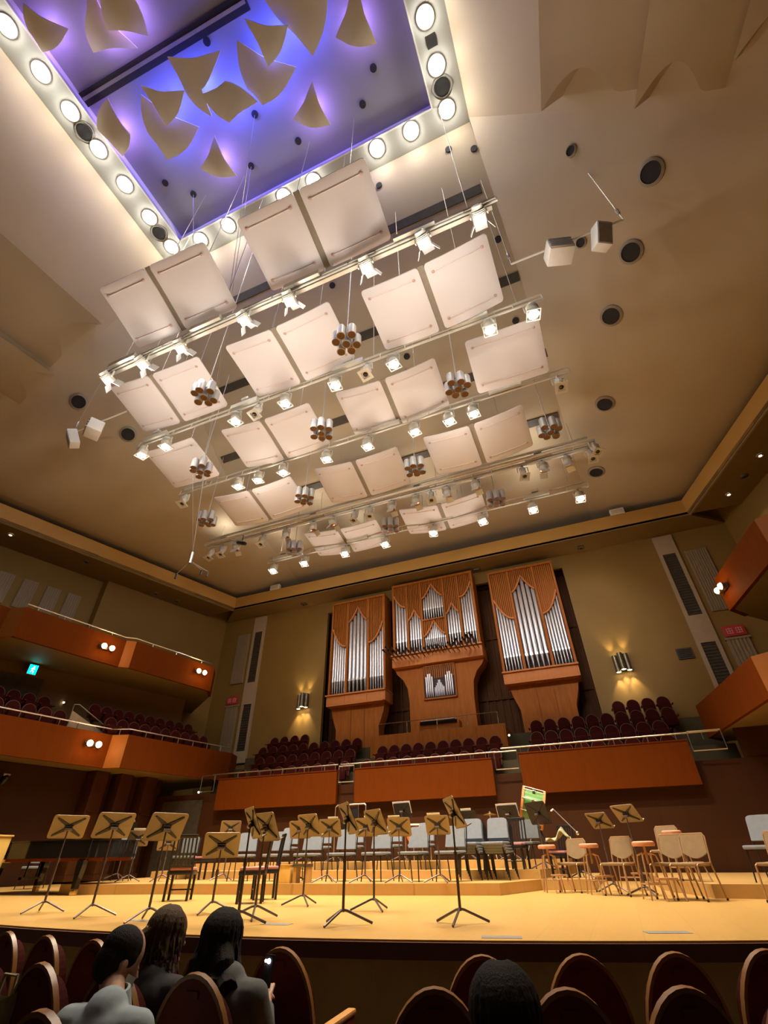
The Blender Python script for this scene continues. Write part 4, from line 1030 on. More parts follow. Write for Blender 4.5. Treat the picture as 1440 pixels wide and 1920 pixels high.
for pts, z, ang, nm in ((B1F, 4.12, 8.7, 'front row, nearer block'), (B1B, 4.67, 8.7, 'back row, nearer block'), (B2F, 4.12, 11.6, 'front row, further block'), (B2B, 4.67, 11.6, 'back row, further block')):
    for i, (x, y) in enumerate(pts):
        cs.place((x, y, z), R_(90 - ang), 'maroon balcony seat, %s, %s of the left balcony' % (nth(i, len(pts)), nm), 'lower left balcony seats')
# rails
def rail(name, lab, pts, posts, drop, low=False):
    c0 = Vector(pts[0]); t = thing(name, lab, 'rail', c0)
    P_ = [Vector(p) - c0 for p in pts]
    MB().tube(P_, .022, 6).build('handrail', 'chrome', t)
    if low: MB().tube([p - Vector((0, 0, drop)) for p in P_], .018, 6).build('lower_rail', 'chrome', t)
    for (i, u) in posts:
        p = P_[i].lerp(P_[i + 1], u); MB().tube([p, p - Vector((0, 0, drop))], .016, 6).build('post', 'chrome', t)
rail('guard_rail', 'metal guard rail along the left choir parapet', [(XC - 8.65, 17.0, 3.32), (XC - 3.0, 17.0, 3.32)], [(0, .02), (0, .22), (0, .4), (0, .58), (0, .75), (0, .9), (0, .98)], .2)
rail('guard_rail', 'metal guard rail along the centre choir parapet', [(XC - 2.92, 17.05, 3.32), (XC + 2.75, 17.05, 3.32)], [(0, .01), (0, .14), (0, .32), (0, .5), (0, .68), (0, .86), (0, .99)], .2)
rail('guard_rail', 'metal guard rail along the right choir parapet', [(XC + 2.95, 17.0, 3.40), (XC + 9.2, 17.0, 3.40)], [(0, .1), (0, .25), (0, .4), (0, .55), (0, .7), (0, .82), (0, .93)], .2)
rail('aisle_rail', 'short double rail closing the aisle at the far left of the choir', [(XC - 9.15, 17.0, 3.3), (XC - 8.5, 17.0, 3.3)], [(0, 0), (0, 1)], .55, True)
rail('aisle_rail', 'short double rail closing the aisle between left and centre choir blocks', [(XC - 2.95, 16.98, 3.25), (XC - 2.35, 16.98, 3.25)], [(0, 0), (0, 1)], .5, True)
rail('aisle_rail', 'short double rail closing the aisle between centre and right choir blocks', [(XC + 2.72, 16.98, 3.3), (XC + 3.45, 16.98, 3.3)], [(0, 0), (0, 1)], .5, True)
rail('aisle_rail', 'double rail at the far right end of the choir terrace', [(XC + 8.4, 16.98, 3.42), (XC + 9.25, 16.98, 3.42)], [(0, 0), (0, 1)], .5, True)
rail('balcony_rail', 'thin rail along the lower left balcony front', [(-17.42, 9.3, 4.6), (-16.76, 13.6, 4.6), (-16.16, 13.85, 4.6), (-15.2, 18.6, 4.6)], [(0, .1), (0, .25), (0, .4), (0, .55), (0, .7), (0, .85), (1, .5), (2, .15), (2, .3), (2, .45), (2, .6), (2, .75), (2, .9)], .2)
rail('balcony_rail', 'thin rail along the upper left balcony front', [(-17.86, 9.4, 8.14), (-17.16, 13.2, 8.14), (-16.86, 13.5, 8.14), (-16.1, 17.4, 8.14)], [(0, .1), (0, .35), (0, .6), (0, .85), (2, .2), (2, .5), (2, .85)], .15)
# stair guard on the lower left balcony
t = thing('stair_guard', 'sloping pale stair guard with handrail between the balcony seat blocks', 'stair rail', (-17.6, 12.35, 4.1))
MB().prism([(0, .0), (1.75, 0), (1.55, .5), (0, .98)], -.03, .03, None, 'YZ').build('panel', 'pale', t)
MB().tube([(0, 0, 0), (0, 0, 1.2), (0, .2, 1.24), (0, 1.82, .66), (0, 1.82, 0)], .022, 6).build('handrail', 'chrome', t)
# small bright aisle lamps
for p, w in (((-15.0, 16.97, 2.74), 'at the left end of the choir parapet'), ((XC + 2.95, 19.3, 4.2), 'at the right corner of the organ gallery'), ((-19.6, 13.3, 5.8), 'on the corridor wall above the balcony seats')):
    t = thing('aisle_lamp', 'tiny bright aisle lamp ' + w, 'aisle light', p)
    MB().box((0, .02, 0), (.10, .06, .10), None, 0, .01).build('housing', 'bronze', t); MB().ball((0, -.02, 0), .032, 6).build('bulb', 'starlit', t)
# ================================================================== STAGE: STANDS, CHAIRS, INSTRUMENTS
def stand_matrix(x, y, z, h, yaw, tilt): return Matrix.Translation((x, y, z)) @ Matrix.Rotation(R_(yaw), 4, 'Z') @ Matrix.Translation((0, 0, h)) @ Matrix.Rotation(R_(tilt), 4, 'X')
def music_stand(lab, x, y, z, h, yaw, tilt=28, dark=False, w=.50, dh=.34, legrot=0.0):
    t = thing('music_stand', lab, 'music stand', (x, y, z), R_(yaw), 'music stands')
    for a in (90, 215, 325):
        c, s = math.cos(R_(a + legrot)), math.sin(R_(a + legrot))
        MB().tube([(0, 0, .13), (c * .05, s * .05, .12), (c * .33, s * .33, .014)], .013, 6).build('leg', 'standgrey', t)
    MB().tube([(0, 0, .11), (0, 0, h * .62)], .016, 8).tube([(0, 0, h * .6), (0, .0, h - .02)], .011, 8).lathe([(.022, h * .6 - .03), (.022, h * .6 + .03)], 8).build('pole', 'standgrey', t)
    X = Matrix.Translation((0, 0, h)) @ Matrix.Rotation(R_(tilt), 4, 'X')
    r = .035; out = []
    for sx, sy, a0 in ((1, 1, 0), (-1, 1, 90), (-1, -1, 180), (1, -1, 270)):
        for j in range(4):
            a = R_(a0 + 30 * j); out.append((sx * (w / 2 - r) + r * math.cos(a), sy * (dh / 2 - r) + r * math.sin(a)))
    dk = MB().prism(out, .030, .036, X, 'XZ').box((0, .065, -dh / 2 + .008), (w - .04, .07, .008), X).build('desk', 'black' if dark else 'standdesk', t, 0)
    b = MB()
    for sx in (-1, 1):
        for sz in (-1, 1):
            p = [(sx * .03, 0), (sx * w * .40, sz * dh * .36), (sx * w * .38, sz * dh * .40), (sx * .015, sz * .05), (0, sz * .03)]
            b.prism(p, .018, .029, X, 'XZ')
    b.box((0, .015, 0), (.12, .03, .07), X, 0, .008)
    b.build('brace', 'black', dk, 0)
    MB().tube([(-.05, 0, 0), (.05, 0, 0)], .022, 8, Matrix.Translation((0, -.01, h - .02))).build('tilt_clamp', 'standgrey', t)
    return X
def sheet(lab, x, y, z, h, yaw, tilt, w=.32, up=.10, hh=.30, dx=0.0):
    S = stand_matrix(x, y, z, h, yaw, tilt)
    t = thing('sheet_music', lab, 'sheet music', S @ Vector((dx, .05, 0)), 0, 'sheet music on stands')
    t.rotation_euler = S.to_euler()
    MB().box((0, 0, up), (w, .004, hh)).box((0, .004, up), (w * .98, .003, hh * .98)).build('page', 'paper', t, 0)
ST = [
 ('leftmost', -8.12, 6.36, 0, 1.03, 58, 'first of the three front left stands, by the piano'),
 ('', -6.79, 6.05, 0, 1.00, 62, 'middle one of the three front left stands'),
 ('', -5.56, 5.81, 0, 0.94, 68, 'right one of the three front left stands, strongly slanted'),
 ('', -5.44, 6.85, 0, 0.75, 38, 'lowered square-on stand in front of the rose-cushioned black chair'),
 ('', -4.15, 5.71, 0, 0.94, -42, 'edge-on grey stand in front of the tall black chairs'),
 ('', -4.39, 6.37, 0, 0.93, -25, 'slanted stand directly behind the tall black chair backs'),
 ('', -4.84, 8.29, 0, 1.03, -20, 'golden-lit stand left of centre, alone before the low riser'),
 ('', -3.04, 6.11, 0, 0.97, -50, 'edge-on stand left of centre near the stage front'),
 ('', -3.38, 7.75, 0, 1.01, -36, 'slanted stand just behind the edge-on one left of centre'),
 ('', -1.81, 6.53, 0, 1.01, -60, 'tallest edge-on stand in front of the stacked grey chairs'),
 ('', -11.35, 10.95, .18, 0.86, 44, 'small pale stand in front of the leftmost grey chair'),
 ('', -10.55, 11.20, .18, 0.76, 42, 'small pale stand second on the low riser at left'),
 ('', -9.25, 11.90, .18, 1.05, 36, 'pale stand peeping above the lowered square-on stand'),
 ('', -6.58, 10.90, .18, 0.92, 5, 'brown stand half hidden behind the golden-lit stand'),
 ('', -5.83, 10.92, .18, 0.93, 4, 'brown stand on the low riser right of the golden-lit one'),
 ('', -4.96, 10.92, .18, 0.92, 3, 'brown stand on the low riser behind the slanted stand, centre'),
 ('', -4.23, 11.00, .18, 0.91, 2, 'brown stand on the low riser, second from the right in the centre row'),
 ('', -3.40, 11.04, .18, 0.92, 0, 'brown stand on the low riser, rightmost of the centre row'),
 ('', -0.31, 12.40, 0, 1.13, -36, 'dark olive stand on the right behind the beige chairs, left one of two'),
 ('', 0.22, 11.35, 0, 1.18, -38, 'dark olive stand on the right behind the beige chairs, right one of two'),
]
for i, (_, x, y, z, h, yaw, w) in enumerate(ST): music_stand('music stand, ' + w, x, y, z, h, yaw, 30 if i < 4 else 26 if i < 10 else 22 if i < 18 else 40, False, .51, .35, legrot=[0, 10, -15, 25, 5][i % 5])
DK = [(-13.3, 12.4, .18, 1.15, 5, 'black music stand with white pages behind the leftmost grey chair'), (-8.35, 14.25, .5, .85, -6, 'black music stand with white-edged folder, left of centre at the back'),
      (-5.42, 14.35, .5, 1.12, -12, 'tall black music stand with a white-edged folder at the centre back'), (-2.5, 14.3, .5, .95, -12, 'black music stand with white-edged folder behind the stacked grey chairs'),
      (-3.6, 14.4, .5, .88, -10, 'black music stand behind the tallest edge-on stand'), (-7.3, 14.2, .5, .72, -8, 'low black music stand under the percussion frame'),
      (-1.62, 13.1, .34, 1.02, -40, 'big black music stand in front of the green drum')]
for x, y, z, h, yaw, lab in DK: music_stand(lab, x, y, z, h, yaw, 20, True, .54 if 'big' not in lab else .66, .36 if 'big' not in lab else .46)
SH = [(-11.35, 10.95, .18, .86, 44, .30, .07, 0, 'white pages on the small pale stand at the left riser'), (-13.3, 12.4, .18, 1.15, 5, .34, .08, 0, 'white pages on the black stand behind the leftmost grey chair'),
      (-8.35, 14.25, .5, .85, -6, .62, .07, 0, 'wide white-edged folder on the black stand left of centre'), (-5.42, 14.35, .5, 1.12, -12, .58, .07, 0, 'white-edged folder on the tall black centre stand'),
      (-2.5, 14.3, .5, .95, -12, .58, .07, 0, 'white-edged folder on the black stand behind the stacked chairs'), (-4.23, 11.00, .18, 0.91, 2, .26, .06, -.1, 'white pages on the second brown stand from the right'),
      (-3.40, 11.04, .18, 0.92, 0, .28, .07, -.06, 'white pages on the rightmost brown centre stand'), (-4.96, 10.92, .18, 0.92, 3, .26, .06, .1, 'white pages on the brown stand behind the slanted one'),
      (-3.6, 14.4, .5, .88, -10, .30, .08, 0, 'white pages on the black stand behind the tallest edge-on stand'), (-5.83, 10.92, .18, 0.93, 4, .24, .06, .08, 'white pages on the brown stand right of the golden-lit one')]
for x, y, z, h, yaw, w, up, dx, lab in SH: sheet(lab, x, y, z, h, yaw, 21, w, up, .30, dx)
# white pages lying behind, propped on the tier edge stands
def orch_chair(fab, nm):
    """padded stacking chair facing -y"""
    t = thing('orchestra_chair', '', 'chair')
    MB().box((0, -.02, .445), (.47, .46, .055), None, 0, .025).build('seat', fab, t)
    X = Matrix.Translation((0, .22, .70)) @ Matrix.Rotation(R_(-12), 4, 'X')
    out = []
    for i in range(13):
        a = PI * i / 12; c_, s_ = math.cos(a), math.sin(a)
        out.append((.215 * math.copysign(abs(c_) ** .35, c_), .02 + .17 * abs(s_) ** .35))
    out += [(-.225, -.17), (.225, -.17)]
    MB().prism(out, -.022, .022, X, 'XZ').build('backrest', fab, t, 60)
    for s in (-1, 1):
        MB().tube([(s * .20, -.20, .42), (s * .225, -.235, .0)], .012, 6).build('leg', 'black', t)
        MB().tube([(s * .22, .20, .42), (s * .235, .29, .0)], .012, 6).build('leg', 'black', t)
        MB().tube([(s * .225, -.05, .415), (s * .23, .20, .44), (s * .232, .245, .62), (s * .225, .30, .86)], .012, 6).build('back_post', 'black', t)
    MB().box((0, -.0, .41), (.44, .42, .018)).build('seat_frame', 'black', t)
    return Proto(t)
oc = orch_chair('greyfab', 'grey'); od = orch_chair('darkfab', 'dark')
for p_ in (oc, od): p_.root.scale = (1.07, 1.07, 1.07)
FR = [-12.2, -8.95, -7.97, -7.07, -6.15, -5.25, -4.34, -3.48]
oc.place((-12.2, 11.4, .18), R_(28), 'grey padded orchestra chair, leftmost on the low riser, turned to the right', 'grey orchestra chairs')
for i, x in enumerate(FR[1:]): oc.place((x * .955, 11.65, .18), R_(14 - 5 * i + (6 if i == 0 else 0)), 'grey padded chair, %s in the main front row on the riser' % nth(i, 7), 'grey orchestra chairs')
SR = [-8.45, -7.42, -6.48, -5.4, -4.55]
for i, x in enumerate(SR): oc.place((x, 13.4, .34), R_(10 - 6 * i), 'grey padded chair, %s in the second row on the riser' % nth(i, 5), 'grey orchestra chairs')
for j, (x, y, w) in enumerate(((-3.08, 12.35, 'left'), (-2.5, 12.35, 'right'))):
    for k_ in range(4):
        oc.place((x + .012 * k_, y + .035 * k_, .18 + .05 * (3 - k_)), R_(-8), 'grey padded chair, %s of four in the %s stack' % (('topmost', 'second from top', 'third from top', 'lowest')[k_], w), 'stacked grey chairs')
oc.place((2.28, 11.6, .18), R_(-32), 'grey padded chair at the right edge of the picture, on the right riser', 'grey orchestra chairs')
oc.place((-15.3, 11.35, 0), R_(30), 'grey padded chair under and behind the black piano', 'grey orchestra chairs')
od.place((-2.02, 13.6, .34), R_(-15), 'charcoal padded chair in front of the green drum', 'charcoal orchestra chairs')
od.place((-11.1, 12.5, .18), R_(20), 'charcoal padded chair behind the small pale stands at left', 'charcoal orchestra chairs')
# black slat-back chairs with cushions
def slat_chair():
    t = thing('slat_back_chair', '', 'chair')
    MB().box((0, 0, .46), (.44, .42, .05), None, 0, .02).build('cushion', 'pink', t)
    MB().box((0, 0, .405), (.46, .44, .06), None, 0, .008).build('seat_box', 'black', t)
    for s in (-1, 1):
        MB().box((s * .20, -.19, .19), (.04, .04, .38)).build('leg', 'black', t); MB().box((s * .20, .20, .19), (.04, .04, .38)).build('leg', 'black', t)
        MB().tube([(s * .205, .205, .38), (s * .205, .23, .65), (s * .20, .28, .98)], .018, 6).build('back_post', 'black', t)
    X = Matrix.Translation((0, .245, .72)) @ Matrix.Rotation(R_(-9), 4, 'X')
    for i in range(5): MB().box((-.13 + i * .065, 0, 0), (.028, .014, .46), X).build('slat', 'black', t)
    MB().box((0, 0, .24), (.44, .03, .06), X, 0, .01).build('top_rail', 'black', t); MB().box((0, 0, -.22), (.40, .025, .04), X).build('lower_rail', 'black', t)
    MB().tube([(-.2, -.19, .15), (.2, -.19, .15)], .012, 6).build('stretcher', 'black', t)
    return Proto(t)
sl = slat_chair()
sl.place((-6.02, 8.55, 0), R_(-60), 'black slat-back chair with rose cushion, nearer one of the two close together', 'black slat-back chairs')
sl.place((-6.3, 9.35, 0), R_(-50), 'black slat-back chair with rose cushion, further one of the two close together', 'black slat-back chairs')
sl.place((-7.75, 8.75, 0), R_(-150), 'black slat-back chair with rose cushion behind the lowered square-on stand', 'black slat-back chairs')
sl.place((-10.25, 12.3, .18), R_(-20), 'black slat-back chair on the low riser between pale stands', 'black slat-back chairs')
sl.place((-2.25, 13.3, .34), R_(-10), 'black slat-back chair right of the stacked grey chairs', 'black slat-back chairs')
# beige tube chairs
def tube_chair():
    t = thing('tube_chair', '', 'chair')
    MB().box((0, -.02, .445), (.42, .42, .045), None, 0, .02).build('seat', 'beigefab', t)
    X = Matrix.Translation((0, .225, .66)) @ Matrix.Rotation(R_(-12), 4, 'X')
    pts = [(-.20, .17), (-.17, .185), (.17, .185), (.20, .17), (.205, -.07)] + [(.205 * math.cos(a) if False else .205 - .41 * j / 8, -.07 - .075 * math.sin(PI * j / 8)) for j, a in enumerate(range(9))][1:]
    MB().prism(pts, -.014, .014, X, 'XZ').build('backrest', 'beigefab', t, 60)
    MB().tube([X @ Vector(p) for p in ((-.215, 0, -.20), (-.215, 0, .15), (-.18, 0, .195), (.18, 0, .195), (.215, 0, .15), (.215, 0, -.20))], .013, 6).build('back_tube', 'beigetube', t)
    for s in (-1, 1):
        MB().tube([(s * .215, .18, .46), (s * .22, -.20, .45), (s * .225, -.235, .43), (s * .235, -.265, 0)], .013, 6).build('leg', 'beigetube', t)
        MB().tube([(s * .213, .185, .48), (s * .225, .17, .42), (s * .24, .26, 0)], .013, 6).build('leg', 'beigetube', t)
        for y in (-.265, .26): MB().lathe([(.017, 0), (.017, .03)], 8, Matrix.Translation((s * (.235 if y < 0 else .24), y, 0))).build('foot_cap', 'black', t)
    return Proto(t)
tc_ = tube_chair()
for x, y, z, rz, lab in ((-.98, 12.25, 0, -28, 'beige tube chair, leftmost of the group on the right'), (-.12, 11.4, 0, -30, 'beige tube chair, second from the left of the right-hand group'),
                     (.68, 10.75, 0, -32, 'beige tube chair beside the front salmon stool, right-hand group'), (.97, 10.5, 0, -36, 'beige tube chair furthest right and nearest of the group'),
                     (.80, 12.45, .18, -25, 'beige tube chair seen only by its backrest behind the group'), (2.12, 10.25, 0, -40, 'beige tube chair cut off at the right edge of the picture')):
    tc_.place((x, y, z), R_(rz), lab, 'beige tube chairs')
# salmon stools with a foot plate
def stool():
    t = thing('stool', '', 'stool')
    MB().lathe([(.001, .76), (.15, .76), (.175, .745), (.18, .715), (.17, .69), (.001, .69)], 20).build('seat_pad', 'stoolpad', t)
    MB().tube([(0, 0, .69), (0, 0, .45)], .02, 8).build('post', 'beigetube', t)
    for a in (45, 135, 225, 315):
        c_, s_ = math.cos(R_(a)), math.sin(R_(a))
        MB().tube([(c_ * .06, s_ * .06, .60), (c_ * .15, s_ * .15, .57), (c_ * .17, s_ * .17, .50), (c_ * .24, s_ * .24, 0)], .013, 6).build('leg', 'beigetube', t)
    MB().tube([(c2 * .212, s2 * .212, .20) for c2, s2 in [(math.cos(R_(a)), math.sin(R_(a))) for a in (45, 135, 225, 315, 45)]], .010, 6).build('stretcher', 'beigetube', t)
    MB().box((.1, -.28, .27), (.30, .14, .03), None, 0, .01).build('foot_plate', 'beigetube', t)
    for s in (-.04, .24): MB().tube([(s, -.30, .26), (s + .02, -.40, 0)], .012, 6).build('plate_leg', 'beigetube', t)
    return Proto(t)
so = stool()
for x, y, z, rz, lab in ((-1.42, 12.15, 0, 15, 'salmon-padded stool, leftmost, beside the riser corner'), (-.58, 11.7, 0, 15, 'salmon-padded stool between the first two beige chairs'), (.02, 13.2, 0.0, 20, 'salmon-padded stool at the back, left of a dark stand pole'),
                     (.35, 10.5, 0, 20, 'salmon-padded stool in front, before the third beige chair'), (.95, 12.05, .18, 20, 'salmon-padded stool half hidden behind the front stool')):
    so.place((x, y, z), R_(rz), lab, 'salmon stools')
# grand piano: keyboard end at left, tail at right
t = thing('grand_piano', 'black lacquered grand piano at the far left of the stage', 'piano', (-12.75, 10.05, 0))
out = [(-1.55, -.82), (.10, -.82)]
for i in range(1, 11):
    u = i / 10; out.append((.10 + 1.45 * u, -.82 + .30 * (u ** 2) * (3 - 2 * u) * .8))
for i in range(9):
    a = -PI / 2 + PI * i / 8; out.append((1.55 + .28 * math.cos(a), .10 + .62 * math.sin(a)))
out += [(-.6, .74), (-1.55, .74)]
MB().prism(out, .66, .97).build('case', 'blacklac', t, 30)
MB().prism([(p[0] * 1.01, p[1] * 1.012) for p in out], .975, 1.0).build('lid', 'blacklac', t, 30)
MB().prism([(p[0] * .97, p[1] * .96) for p in out], .60, .665).build('floor_reflection_band', 'orange', t, 30)  # orange band imitates the floor reflected along the glossy lower edge
for x, y in ((-1.25, -.6), (-1.25, .55), (1.42, -.55)):
    lg = MB().prism([(-.10, .62), (.10, .62), (.09, .48), (.05, .2), (.05, .11), (-.05, .11), (-.05, .2), (-.09, .48)], -.06, .06, Matrix.Translation((x, y, 0)), 'XZ').build('leg', 'blacklac', t, 0)
    MB().box((x, y, .05), (.13, .11, .10), None, 0, .02).build('caster', 'brass', lg)
MB().box((-1.62, -.04, .70), (.16, 1.4, .08), None, 0, .01).build('keyslip', 'blacklac', t)
ky = MB()
for i in range(52): ky.box((-1.62, -.62 + i * .0235, .745), (.14, .021, .014))
ky.build('keys', 'paper', t)
MB().box((-.8, -.05, .28), (.10, .5, .05)).tube([(-.8, -.2, .28), (-.8, -.2, .6)], .02, 6).tube([(-.8, .1, .28), (-.8, .1, .6)], .02, 6).build('pedal_lyre', 'blacklac', t)
# small gold-coloured keyboard cabinet cut by the left edge
t = thing('keyboard_cabinet', 'pale gold wooden keyboard cabinet cut off at the left picture edge', 'keyboard instrument', (-14.15, 8.95, 0))
MB().box((0, 0, .58), (1.15, .5, 1.04), None, 0, .02).build('cabinet', 'gold', t)
MB().box((0, 0, 1.11), (1.2, .55, .035), None, 0, .01).build('lid', 'gold', t)
MB().box((0, -.26, .56), (.86, .02, .7), None, 0, .008).build('front_panel', 'gold', t)
MB().box((0, .34, .62), (1.1, .25, .06), None, 0, .01).build('keybed', 'gold', t)
for sx in (-.5, .5):
    for sy in (-.2, .2): MB().lathe([(.03, 0), (.035, .05), (.02, .07)], 10, Matrix.Translation((sx, sy, 0))).build('foot', 'brass', t)
# box of pale wood and a small dark step
t = thing('wooden_block', 'pale wooden block standing on the low riser right of the black chairs', 'wooden block', (-6.72, 10.72, .18), R_(5))
MB().box((0, 0, .15), (.30, .26, .30), None, 0, .008).build('block', 'gold', t); MB().box((0, 0, .305), (.33, .29, .018), None, 0, .005).build('top_board', 'riser', t)
t = thing('low_bench', 'low dark-topped wooden bench beside the pale wooden block', 'bench', (-6.35, 10.78, .18), R_(5))
MB().box((0, 0, .29), (.36, .26, .06), None, 0, .01).build('top', 'bronze', t)
for s in (-1, 1): MB().box((s * .13, 0, .13), (.07, .22, .26)).build('leg', 'riser', t)
# green bass drum on a stand
t = thing('bass_drum', 'green bass drum with pale hoops standing upright on the top riser', 'drum', (-1.95, 15.15, .5))
X = Matrix.Translation((0, 0, 1.12)) @ Matrix.Rotation(R_(8), 4, 'Z') @ Matrix.Rotation(R_(106), 4, 'Y')
MB().lathe([(.40, -.26), (.40, .26)], 32, X, False).build('shell', 'green', t)
for z in (-.27, .27):
    MB().lathe([(.405, -.03), (.435, -.03), (.435, .03), (.405, .03)], 32, X @ Matrix.Translation((0, 0, z)), False).build('hoop', 'organtrim', t)
    MB().lathe([(.40, -.005), (.40, .005), (.001, .006)], 32, X @ Matrix.Translation((0, 0, z))).build('head', 'white', t)
for a in range(10):
    c_, s_ = math.cos(a * PI / 5), math.sin(a * PI / 5)
    MB().tube([(c_ * .445, s_ * .445, -.29), (c_ * .445, s_ * .445, .29)], .008, 5, X).box((c_ * .42, s_ * .42, 0), (.05, .05, .07), X).build('tension_rod', 'chrome', t)
for s in (-1, 1):
    MB().tube([(s * .32, -.35, 0), (s * .05, 0, .70), (-s * .05, .3, .72)], .018, 6).build('stand_leg', 'black', t)
    MB().tube([(s * .32, .35, 0), (s * .05, 0, .70)], .018, 6).build('stand_leg', 'black', t)
t = thing('cymbal', 'single small cymbal on a stand behind the stacked grey chairs', 'cymbal', (-3.08, 14.9, .5))
MB().lathe([(.18, .98), (.10, 1.0), (.035, 1.01), (.03, 1.035), (.001, 1.04), (.001, 1.03), (.10, .992), (.178, .975)], 24).build('disc', 'brass', t)
MB().tube([(0, 0, .2), (0, 0, 1.06)], .012, 6).build('pole', 'chrome', t)
for a in (90, 210, 330): MB().tube([(0, 0, .3), (.26 * math.cos(R_(a)), .26 * math.sin(R_(a)), .01)], .012, 5).build('leg', 'chrome', t)
t = thing('kettle_drum', 'copper kettle drum glimpsed between the centre stands', 'drum', (-5.12, 14.75, .5))
MB().lathe([(.05, .30), (.20, .36), (.30, .50), (.33, .70), (.33, .80)], 24).build('bowl', 'copper', t)
MB().lathe([(.345, .78), (.345, .82), (.001, .825)], 24).build('head', 'white', t)
for a in range(4): MB().tube([(.36 * math.cos(a * PI / 2), .36 * math.sin(a * PI / 2), .78), (.36 * math.cos(a * PI / 2), .36 * math.sin(a * PI / 2), .0)], .015, 6).build('strut', 'chrome', t)
t = thing('percussion_frame', 'metal percussion frame with a bright top bar at the left of centre, back row', 'percussion frame', (-7.2, 14.75, .5))
MB().tube([(-.5, 0, 0), (-.5, 0, 1.32), (-.44, 0, 1.37), (.46, 0, 1.37), (.5, 0, 1.33), (.5, 0, 0)], .02, 8).build('frame', 'chrome', t)
MB().box((.02, .03, .90), (.42, .02, .80), None, 0, .01).build('cover', 'black', t)
for s in (-.22, .26): MB().tube([(s, 0, 1.36), (s, 0, .75)], .015, 6).build('hanger', 'chrome', t)
for s in (-.5, .5): MB().tube([(s, -.3, .02), (s, .3, .02)], .02, 6).build('foot', 'black', t)
t = thing('microphone_boom', 'microphone boom stand slanting down behind the leftmost beige chair', 'microphone stand', (-.92, 13.55, .18))
MB().tube([(0, 0, .1), (0, 0, .85)], .013, 6).build('pole', 'black', t)
MB().tube([(-.36, 0, 1.28), (.06, 0, .82)], .011, 6).build('boom', 'grey', t); MB().ball((.07, 0, .80), .04, 6).build('clutch', 'chrome', t)
MB().tube([(-.36, 0, 1.28), (-.42, -.03, 1.24)], .02, 8).build('microphone', 'chrome', t)
for a in (90, 210, 330): MB().tube([(0, 0, .12), (.3 * math.cos(R_(a)), .3 * math.sin(R_(a)), .012)], .012, 5).build('leg', 'black', t)
t = thing('cloth_heap', 'crumpled pale cloth left on a dark chair near the green drum', 'cloth', (-1.30, 13.6, .80))
g = MB()
g.slab(lambda u, v: ((u - .5) * .55, (v - .5) * .3, .05 + .16 * math.exp(-((u - .7) ** 2) * 30) * (1 + .4 * math.sin(9 * v)) + .06 * math.sin(8 * u + 3 * v) ** 2), 16, 10, (0, 0, -.02))
g.build('cloth', 'bagcloth', t)
sl.place((-1.28, 13.68, .18), R_(-30), 'black slat-back chair near the microphone boom with crumpled cloth on it', 'black slat-back chairs').location.z = .18
# tape marks on the boards
for (x, y, w, rz), lab in (((-3.82, 6.0, .34, .1), 'small grey tape mark near the stage front, left of centre'), ((-1.2, 5.66, .36, .2), 'grey tape mark at the stage edge below the tallest stand'), ((.21, 6.4, .40, .3), 'faint grey tape mark at the stage edge on the right'), ((-5.75, 5.9, .30, 0), 'faint grey tape mark near the front left stands')):
    o = MB().box((0, 0, .0015), (w, .16, .003)).build('tape_mark', 'tape', None, 0) if 'tape' in M else None
    o.location = (x, y, 0); o.rotation_euler = (0, 0, rz); tag(o, lab, 'tape', 'tape marks')
# ================================================================== STALLS SEATS AND PEOPLE
def stall_seat(end=False):
    """seat facing +y, seen from behind: rounded shell with a beech rim"""
    t = thing('stall_seat', '', 'seat')
    def outl(w, zb, zt, n=18):
        p = [(-w * .86, zb), (w * .86, zb), (w * .97, zb + (zt - zb) * .35), (w, zb + (zt - zb) * .50)]
        for i in range(1, n):
            a = PI * i / n; p.append((w * math.cos(a), zb + (zt - zb) * .50 + (zt - zb) * .50 * math.sin(a) ** .92))
        p += [(-w, zb + (zt - zb) * .50), (-w * .97, zb + (zt - zb) * .35)]; return p
    X = Matrix.Translation((0, 0, .40)) @ Matrix.Rotation(R_(8), 4, 'X') @ Matrix.Translation((0, 0, -.40))
    MB().prism(outl(.222, .20, .985), -.030, -.012, X, 'XZ').build('back_shell', 'seatback', t, 0)
    o, i_ = outl(.240, .19, 1.003), outl(.223, .20, .985)
    n = len(o); vs = [X @ Vector((p[0], y, p[1])) for y in (-.036, -.004) for p in o] + [X @ Vector((p[0], y, p[1])) for y in (-.036, -.004) for p in i_]
    fs = []
    for a in range(n):
        b = (a + 1) % n
        fs += [(a, b, n + b, n + a), (2 * n + a, 3 * n + a, 3 * n + b, 2 * n + b), (a, 2 * n + a, 2 * n + b, b), (n + a, n + b, 3 * n + b, 3 * n + a)]
    MB().add(vs, fs).build('rim', 'seatrim', t, 35)
    MB().prism(outl(.20, .42, .93), -.012, .07, X, 'XZ').build('cushion', 'maroon', t, 0)
    MB().box((0, .26, .42), (.44, .46, .11), None, 0, .04).build('seat', 'maroon', t)
    MB().box((0, -.035, .925), (.07, .008, .028), X).build('number_plate', 'seatback', t)
    MB().box((.275, .22, .33), (.05, .46, .56), None, 0, .01).build('side_panel', 'seatback', t)
    MB().box((.275, .22, .625), (.062, .48, .03), None, 0, .012).build('armrest', 'armwood', t)
    MB().box((0, .16, .17), (.10, .30, .36)).build('pedestal', 'seatframe', t)
    return Proto(t)
ss = stall_seat()
def st_row(pts, rows, lab, grp):
    for i, (x, y, rz) in enumerate(pts):
        ss.place((x, y, FZ), R_(rz), 'maroon stalls seat, ' + lab[i], grp)
